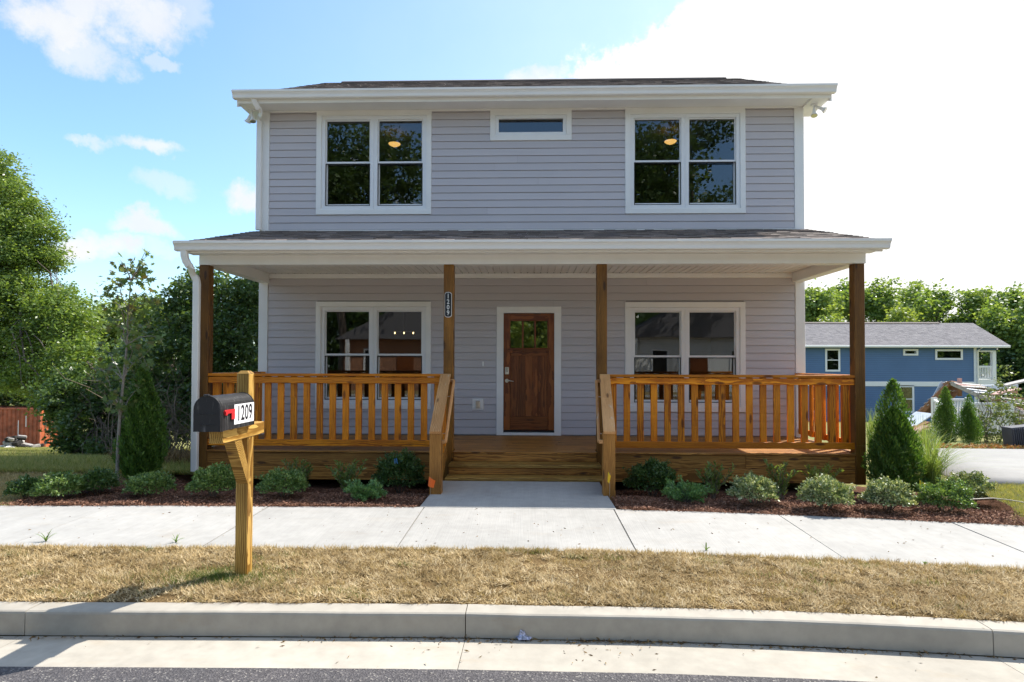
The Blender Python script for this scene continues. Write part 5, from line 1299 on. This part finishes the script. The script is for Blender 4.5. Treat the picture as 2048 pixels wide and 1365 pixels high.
# ------------------------------------------------------------------ blue house across the lots
def lap_mat(name, col, expo):
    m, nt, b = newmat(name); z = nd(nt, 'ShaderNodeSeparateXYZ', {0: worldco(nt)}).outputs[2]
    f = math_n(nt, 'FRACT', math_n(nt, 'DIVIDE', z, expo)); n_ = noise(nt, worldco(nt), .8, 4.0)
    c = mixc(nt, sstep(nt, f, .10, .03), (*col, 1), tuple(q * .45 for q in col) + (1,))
    c = mixc(nt, 1.0, c, ramp(nt, n_, ((.3, (.93, .93, .93)), (.7, (1.06, 1.06, 1.06)))), 'MULTIPLY')
    nt.links.new(c, b.inputs['Base Color']); b.inputs['Roughness'].default_value = .6; bump(nt, b, math_n(nt, 'MULTIPLY', f, -1.0), .6, .02); return m
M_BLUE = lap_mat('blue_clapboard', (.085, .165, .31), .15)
HY = 43.0
def hx(u): return at(u, 720, HY).x
def hz(v): return at(1800, v, HY).z
bx0, bx1 = hx(1540), hx(1952); bzb = gz(bx1, HY) - .8; bze = hz(692)
bh = thing('blue_house', 'blue clapboard two-storey house with grey shingle roof beyond the driveway', 'house', ((bx0 + bx1) / 2, HY + 2.9, bzb))
hd = 6.4
MB().box2((bx0, HY, bzb), (bx1, HY + hd, bze + .05), .005).build('wall', M_BLUE, bh)
ex1 = hx(2011) ; ridge = at(1952, 647, HY + 2.9); ry = HY + 2.95; rzz = ridge.z
rf = MB().prism([(HY - .45, bze + .02), (ry, rzz), (HY + hd + .05, bze + .02), (HY + hd + .05, bze - .12), (HY - .45, bze - .12)], bx0 - .3, ex1 - .15).build('roof', M_BLUE, bh)
shingles('shingles', bx0 - .35, ex1 - .05, HY - .55, bze - .02, ry, rzz + .015, M_SHGREY, rf, .2)
MB().prism([(ry - .18, rzz - .02), (ry, rzz + .09), (ry + .18, rzz - .02)], bx0, ex1 - 2.6).build('ridge_vent', M_SHINGLE, rf)
MB().box2((bx0 - .3, HY - .60, bze - .14), (ex1 - .1, HY - .44, bze + .02), .02).build('gutter', M_GUTTER, bh)
MB().box2((bx0 - .02, HY - .05, hz(773)), (hx(1952), HY + .002, hz(763.5)), .005).build('belt_board', M_VINYL, bh)
MB().box2((bx1 - .16, HY - .04, bzb), (bx1 + .02, HY + .003, bze), .005).build('corner_board', M_VINYL, bh)
for (u0, u1, v0, v1, dh) in ((1650, 1680, 698, 744, 1), (1806, 1836, 698.5, 711.5, 0), (1870, 1925, 699, 720, 0), (1797, 1827, 771, 826, 1), (1620, 1640, 771, 826, 1)):
    r = (hx(u0), hx(u1), hz(v1), hz(v0)); w = ring(r, .13, HY - .05, HY + .002).build('window', M_VINYL, bh); ri = inset(r, .13)
    pane('backing', ri[0], ri[1], ri[2], ri[3], HY - .012, w, M_DARK); pane('pane', ri[0], ri[1], ri[2], ri[3], HY - .022, w)
    if dh: zm = (ri[2] + ri[3]) / 2; MB().box2((ri[0], HY - .038, zm - .03), (ri[1], HY - .016, zm + .03), .003).build('meeting_rail', M_VINYL, w); MB().box2((ri[0], HY - .0205, ri[3] - .22), (ri[1], HY - .0165, ri[3]), .001).build('blind', M_VINYL, w) if False else None
# corner balcony with posts and railing
yb0, yb1 = HY + .1, HY + hd - .1; xr = hx(1994)
MB().box2((bx1, yb0, hz(773)), (xr + .05, yb1, hz(759)), .01).build('balcony_floor', M_VINYL, bh)
MB().box2((bx1 + .02, yb0, hz(701.5)), (xr, yb0 + .2, bze - .1), .005).build('balcony_beam', M_BLUE, bh)
MB().box2((bx1 + .02, yb0 - .02, hz(703.5)), (xr, yb0 + .18, hz(701)), .005).build('balcony_trim', M_VINYL, bh)
for (x, z0_) in ((xr - .12, hz(759)), (bx1 + .10, hz(759)), (xr - .12, bzb)): MB().box2((x - .13, yb0 - .03, z0_), (x + .13, yb0 + .2, hz(703) if z0_ > bzb + .1 else hz(773)), .01).build('balcony_post', M_VINYL, bh)
rl = MB().box2((bx1 + .25, yb0 + .03, hz(735)), (xr - .25, yb0 + .12, hz(731.5)), .005).build('balcony_railing', M_VINYL, bh)
MB().box2((bx1 + .25, yb0 + .03, hz(758)), (xr - .25, yb0 + .12, hz(755.5)), .005).build('bottom_rail', M_VINYL, rl)
nbk = 8
for k in range(nbk): x = bx1 + .33 + (xr - bx1 - .66) * k / (nbk - 1); MB().box2((x - .024, yb0 + .05, hz(755.5)), (x + .024, yb0 + .10, hz(735)), .004).build('baluster', M_VINYL, rl)
MB().box2((bx1 + .4, HY + hd * .5, hz(772)), (bx1 + .5, HY + hd - .2, bze - .1), .005).build('balcony_screen', M_DARK, bh) if False else None
MB().tube([(bx1 + .1, HY - .5, bze - .1), (bx1 + .04, HY - .12, bze - .35), (bx1 + .04, HY - .1, hz(775)), (bx1 + .04, HY - .1, bzb)], .06, 8).build('downspout', M_VINYL, bh)

# ------------------------------------------------------------------ collapsed shed, white railing, debris
M_GWOOD = plain('grey_weathered_board', (.42, .39, .36), .85, .3, 5.0); M_BWOOD = plain('brown_rafter', (.28, .14, .07), .85, .3, 4.0); M_PINKB = plain('faded_pink_board', (.52, .30, .26), .85, .25, 4.0)
M_PALEM = plain('pale_sheet_metal', (.58, .62, .66), .5, .15, 3.0)
sp = at(1905, 880, 24); cs = thing('collapsed_shed', 'collapsed shed with caved-in roof of grey boards and exposed rafters', 'shed', (sp.x, 24, gz(sp.x, 24)))
rr = random.Random(12)
pk0, pk1 = at(1893, 768, 23), at(1925, 772, 29)
ridge_b = board('ridge_beam', pk0, pk1 + Vector((2.5, 0, -.3)), .09, .16, M_BWOOD, cs)
lft = at(1826, 838, 23); rgt = at(2012, 822, 23)
for k in range(11):
    t_ = k / 10; a = pk0.lerp(pk1, t_) + Vector((0, rr.uniform(-.05, .05), 0)); e = lft + (pk1 - pk0) * t_ * .9 + Vector((rr.uniform(-.15, .15), 0, rr.uniform(-.12, .1)))
    board('rafter', a + Vector((0, 0, -.05)), e, .05, .14, M_BWOOD, cs)
for k in range(13):          # grey roof boards on the long right slope
    t_ = k / 12; a = pk0.lerp(rgt, t_) + Vector((0, -.1, .06 + rr.uniform(-.05, .08))); e = a + (pk1 - pk0) * rr.uniform(.75, 1.05) + Vector((1.6, 0, rr.uniform(-.15, .15) - .5 * t_))
    board('roof_board', a, e, .26, .03, rr.choice((M_GWOOD, M_GWOOD, M_PALEM, M_PINKB)), cs, up=(.35, 0, .94))
for k in range(9):           # roof boards on the short left slope
    t_ = (k + .5) / 9; a = pk0.lerp(lft, t_) + Vector((0, -.12, .08 + rr.uniform(-.03, .05))); e = a + (pk1 - pk0) * rr.uniform(.7, 1.0)
    board('roof_board', a, e, .30, .03, rr.choice((M_GWOOD, M_BWOOD, M_GWOOD)), cs, up=(-.5, 0, .86))
board('barge_board', pk0 + Vector((0, -.15, .05)), lft + Vector((0, -.15, .02)), .03, .16, M_BWOOD, cs); board('barge_board', pk0 + Vector((0, -.15, .05)), rgt + Vector((0, -.15, .05)), .03, .14, M_GWOOD, cs)
q = at(1887, 765, 23.5); board('upright_plank', at(1868, 800, 23.5), q, .2, .04, M_PALEM, cs, up=(0, -1, .2)); q = at(1919, 757, 24); board('upright_plank', q - Vector((0, 0, .7)), q, .13, .1, M_PINKB, cs, up=(0, 1, 0))
def loose(nm, u0, v0, u1, v1, Y, w, h, mt, label, group='loose debris boards'):
    o = board(nm, at(u0, v0, Y), at(u1, v1, Y), w, h, mt, None, .006); tag(o, label, 'debris', group); return o
tag(loose('sheet_panel', 1812, 852, 1850, 826, 20.5, .9, .03, M_PALEM, 'x'), 'pale sheet leaning low beside the foot of the sloping white railing', 'debris')
loose('debris_board', 1818, 862, 1853, 844, 20, .35, .05, M_BWOOD, 'brown board lying under the pale leaning sheet')
loose('debris_board', 1815, 872, 1852, 853, 19.5, .3, .06, M_PINKB, 'faded pink board lying lowest under the pale leaning sheet')
loose('debris_board', 1940, 776, 2032, 774, 26, .25, .2, M_PALEM, 'long pale beam lying level across the top of the debris')
for k, (u, v, du, dv, mt, lab) in enumerate(((1990, 800, 60, 16, M_BWOOD, 'dark brown plank sloping across the debris above the metal unit'), (2000, 815, 60, 22, M_GWOOD, 'grey plank sloping down behind the metal unit'), (1985, 790, 50, -12, M_PINKB, 'pinkish plank tilting upward on the debris'), (2010, 828, 45, 22, M_PALEM, 'pale crumpled sheet strip beside the metal unit'), (2020, 795, 40, 5, M_BWOOD, 'short brown plank stub on the debris'), (2005, 772, 60, -14, M_GWOOD, 'grey plank rising towards the trees behind the debris'))):
    loose('debris_board', u, v, u + du, v + dv, 22.5 + k * .4, .4, .06, mt, lab)
mb = MB(); dc = at(2030, 850, 25)
for k in range(70):
    c = Vector((at(rr.uniform(1960, 2110), 850, 25).x, rr.uniform(22.5, 28), 0)); c.z = gz(c.x, c.y) + rr.uniform(.05, 1.0)
    mb.cbox(c, (rr.uniform(.3, 1.4), rr.uniform(.1, .4), rr.uniform(.03, .1)), .01, (Matrix.Rotation(rr.uniform(0, 3), 4, 'Z') @ Matrix.Rotation(rr.uniform(-.5, .5), 4, 'Y')))
o = mb.build('debris_pile', M_GWOOD); tag(o, 'jumbled pile of broken grey boards behind the vine-grown railing', 'debris', kind='stuff')
def picket_panel(pa, pb, h0, h1, n, parent=None, label=None):
    pa, pb = Vector(pa), Vector(pb); t = thing('white_railing', label, 'railing', (pa + pb) / 2, 'fallen white porch railings')
    r1 = Vector((0, 0, h1)); board('top_rail', pa + r1, pb + Vector((0, 0, h1)), .09, .06, M_VINYL, t); board('bottom_rail', pa + Vector((0, 0, .1)), pb + Vector((0, 0, .1)), .06, .05, M_VINYL, t)
    for k in range(n): q = pa.lerp(pb, (k + .5) / n); board('picket', q + Vector((0, 0, .08)), q + Vector((0, 0, h1 - .02)), .055, .03, M_VINYL, t, .003, up=(0, 1, 0))
    for q in (pa, pb): board('rail_post', q + Vector((0, 0, -.3)), q + Vector((0, 0, h1 + .07)), .12, .12, M_VINYL, t, .006, up=(0, 1, 0))
    return t
RY = 18.4; q0, q1, q2, q3 = at(1850, 882, RY), at(1869, 872, RY), at(1937, 872, RY), at(2022, 872, RY)
hgt = (at(1869, 800, RY).z - q1.z)
picket_panel(q0 + Vector((0, -.9, 0)), q1, .8, hgt - .0, 8, None, 'sloping white picket railing panel beside the arborvitae beyond the driveway')
picket_panel(q1, q2, .8, hgt, 12, None, 'upright white picket railing panel between the two far arborvitae')
picket_panel(q2, q3, .8, hgt - .12, 15, None, 'white picket railing panel overgrown by leafy vines')
V, Fq = blobs_leaves([blob(1985, 840, 17.6, 50, 40, .35), blob(2020, 815, 17.6, 35, 28, .3), blob(1965, 860, 17.4, 40, 25, .3), blob(2005, 790, 18.6, 40, 14, .3), blob(2010, 760, 18.8, 16, 30, .2)], 190, .16, .075, aspect=.7, clump_leaves=14)
t = thing('vine_bush', 'leafy vine bush growing over the white picket railing', 'bush', gpt(1990, 17.6)); put('foliage', mesh_np('foliage', V, Fq), leafmat('vine_pale', [(.08, .12, .035), (.13, .175, .06), (.19, .23, .10)]), t)
mb = MB()
for k in range(26): a = gpt(random.uniform(1950, 2035), 17.7); mb.tube(bend_path(a, a + Vector((random.uniform(-.5, .5), 0, random.uniform(.6, 1.7))), .12, 4), [.010, .009, .007, .005, .003], 5, False)
mb.build('stems', TWIG, t)
# dark louvred metal unit at the driveway's far edge
ap = at(2064, 890, 15.0); ac = thing('louvred_metal_unit', 'dark grey louvred metal unit tilted beside the driveway edge', 'machine', ap)
Rt = Matrix.Translation(ap) @ Matrix.Rotation(R(-6), 4, 'Y')
M_DGREY = plain('dark_grey_metal', (.06, .065, .085), .5, .15, 4.0)
def acp(nm, a, b_, mt):
    m_ = MB().box2(a, b_, .006); me = bpy.data.meshes.new(nm); me.from_pydata([tuple(v) for v in m_.v], [], m_.f); me.update(); return put(nm, me, mt, ac, Rt)
acp('casing', (-.42, .03, 0), (.75, .35, .45), M_DGREY)
for k in range(24): x = -.40 + k * .048; acp('louvre', (x, .0, .03), (x + .020, .028, .42), M_DGREY if k != 12 else M_GWOOD)
# strip of leaf litter and low plants along the driveway's far edge
M_ORLEAF = leafmat('orange_leaf_litter', [(.30, .12, .04), (.42, .20, .07), (.22, .10, .04), (.14, .16, .05)], .2, .8)
n = 5000; X = rng.uniform(9.0, 17, n); Y = 14.75 + .9 * rng.random(n) - .02 * (X - 5); Z = np.array([gz(a, b_) for a, b_ in zip(X, Y)]) + .02 + .06 * rng.random(n)
V, Fq = leaf_quads(np.stack([X, Y, Z], 1), rand_dirs(n), .03 + .05 * rng.random(n), .6); o = put('edge_leaf_litter', mesh_np('edge_leaf_litter', V, Fq), M_ORLEAF); tag(o, 'orange-brown leaf litter along the far edge of the driveway', 'leaf litter', kind='stuff')

# ------------------------------------------------------------------ trees behind the blue house
def far_tree(u, vt, Y, wpx, lm, label, seed, per=46):
    random.seed(seed); g = gpt(u, Y); hb = 700; bl = []
    for k in range(9):
        a = random.uniform(-1, 1); vv = random.uniform(0, 1); bl.append(blob(u + a * wpx * (.45 + .5 * vv), vt + 22 + vv * 110, Y + random.uniform(-2, 2), wpx * random.uniform(.34, .5), random.uniform(20, 32)))
    bl.append(blob(u, vt + 26, Y, wpx * .45, 26))
    return make_tree('broadleaf_tree', label, g, at(u, vt + 70, Y), .3, bl, lm, per, .75, .36, group='trees behind the blue house', aspect=.6, twigs=3, clump_leaves=24, shell=.3)
far_tree(1632, 572, 62, 50, LEAF_FAR, 'tree behind the blue house seen between wall corner and end porch post', 31)
far_tree(1700, 566, 66, 46, LEAF_TREE, 'darker tree behind the blue house rising behind the end porch post', 32)
far_tree(1765, 560, 64, 46, LEAF_TREE, 'rounded tree above the blue roof just beyond the end porch post', 33)
far_tree(1822, 563, 72, 46, LEAF_FAR, 'airy tree above the small high window of the blue house', 34, 24)
far_tree(1880, 576, 62, 52, LEAF_TREE, 'broad tree above the wide high window of the blue house', 35)
far_tree(1948, 580, 62, 46, LEAF_FAR, 'tree rising over the gable end of the blue house', 36)
far_tree(2020, 578, 58, 56, LEAF_TREE, 'tall tree beside the balcony of the blue house', 37)
far_tree(2075, 590, 54, 60, LEAF_FAR, 'tree standing farthest out past the balcony of the blue house', 38)
far_tree(2015, 690, 56, 48, LEAF_DARK, 'low dark tree below the tall tree beside the blue balcony', 39)
far_tree(2090, 690, 53, 60, LEAF_DARK, 'low dark tree farthest past the blue balcony', 40)
far_tree(1962, 692, 54, 36, LEAF_DARK, 'low dark tree directly behind the balcony of the blue house', 43)
far_tree(1660, 612, 56, 40, LEAF_LIME, 'low yellow-green tree above the blue roof by the porch post', 41)
far_tree(1800, 616, 56, 34, LEAF_LIME, 'small yellow-green tree peeping over the blue roof', 42)
random.seed(77)

# ------------------------------------------------------------------ across the street (mirrored in the panes)
def street_tree(x, y, h, w, label, lm, seed):
    random.seed(seed); bl = []
    for k in range(13):
        a = random.uniform(0, 6.28); vv = random.uniform(0, 1); r_ = w * (.35 + .4 * math.sin(math.pi * (.15 + .8 * vv))); bl.append(((x + math.cos(a) * r_, y + math.sin(a) * r_, h * (.30 + .62 * vv)), (w * .42, w * .42, h * .11)))
    return make_tree('street_tree', label, (x, y, -.3), (x, y, h * .7), .3, bl, lm, 42, .7, .27, group='trees across the street', aspect=.6, twigs=2, clump_leaves=22)
street_tree(-11.5, -16, 17, 5.0, 'tall tree across the street mirrored in the upper panes beside the downspout', LEAF_DARK, 51)
street_tree(2.5, -19, 15, 3.6, 'tree across the street mirrored in the door panes', LEAF_TREE, 52)
street_tree(9.5, -17, 18, 5.2, 'great tree across the street mirrored in the upper panes away from the downspout', LEAF_DARK, 53)
random.seed(78)
def facing_house(x, y, w, d, hh, wallm, label):
    t = thing('neighbour_house', label, 'house', (x, y, -.3)); mb = MB().box2((x - w / 2, y - d, -.4), (x + w / 2, y, hh), .01)
    mb.build('wall', wallm, t)
    MB().prism([(-w / 2 - .4, hh - .05), (0, hh + w * .28), (w / 2 + .4, hh - .05), (w / 2 + .4, hh - .2), (0, hh + w * .28 - .18), (-w / 2 - .4, hh - .2)], y - d - .4 , y + 1.6).build('roof', M_SHGREY, t) if False else None
    prof = [(-w / 2 - .4, hh - .02), (0, hh + w * .28), (w / 2 + .4, hh - .02)]
    vs = [(x + a, y + .5, z) for a, z in prof] + [(x + a, y - d - .4, z) for a, z in prof]
    m_ = MB(); m_.add(vs, [[0, 1, 2], [5, 4, 3], [0, 3, 4, 1], [1, 4, 5, 2], [2, 5, 3, 0]]); m_.build('roof', M_SHGREY, t)
    for k in (-1, 1):
        r = (x + k * w * .27 - .5, x + k * w * .27 + .5, .9, 2.4); wn = ring(r, .1, y - .0, y + .05).build('window', M_VINYL, t); ri = inset(r, .1); pane('pane', ri[0], ri[1], ri[2], ri[3], y + .01, wn, M_DARK)
    MB().box2((x - .5, y + .001, -.1), (x + .5, y + .06, 2.05), .01).build('door', M_DOOR, t)
    for k in (-1, 1): MB().box2((x + k * w * .45 - .12, y + .3, -.3), (x + k * w * .45 + .12, y + .5, hh - .05), .01).build('porch_column', M_VINYL, t)
    return t
facing_house(-7.5, -15.5, 7.5, 8, 3.0, plain('tan_brick', (.35, .17, .10), .85, .25, 8.0), 'low brick house across the street mirrored in the lower panes by the plaque')
facing_house(10.0, -15.0, 8.5, 8, 3.1, lap_mat('white_clapboard', (.70, .70, .68), .15), 'white clapboard house across the street mirrored in the lower panes away from the plaque')

# unseen wood added behind the photographer so the panes reflect something dark
V, Fq = blobs_leaves([((x, -48 + 4 * math.sin(x * .3), 3.2 + 1.5 * math.sin(x * .21)), (7, 4, 7.5 + 1.5 * math.sin(x * .37))) for x in range(-150, 151, 7)], 7.0, 1.6, .9, aspect=.7, shell=.2, clump_leaves=20)
o = put('reflection_woods', mesh_np('reflection_woods', V, Fq), LEAF_DARK); tag(o, 'unseen wood added beyond the street to darken the pane reflections', 'wood', kind='stuff')

random.seed(91)
make_tree('street_tree', 'low leafy tree across the street mirrored in the door panes', (.4, -12.5, -.3), (.4, -12.5, 3.2), .12, [((.4 + a_, -12.5 + b_, z_), (1.5, 1.3, 1.0)) for a_, b_, z_ in ((-1.4, .4, 3.0), (0, .7, 3.6), (1.4, .3, 3.1), (-.6, -.4, 4.6), (.9, 0, 4.7), (0, .8, 2.2), (1.8, .2, 2.2), (-1.8, .3, 2.2))], LEAF_LIME, 60, .4, .2, group='trees across the street', aspect=.6)
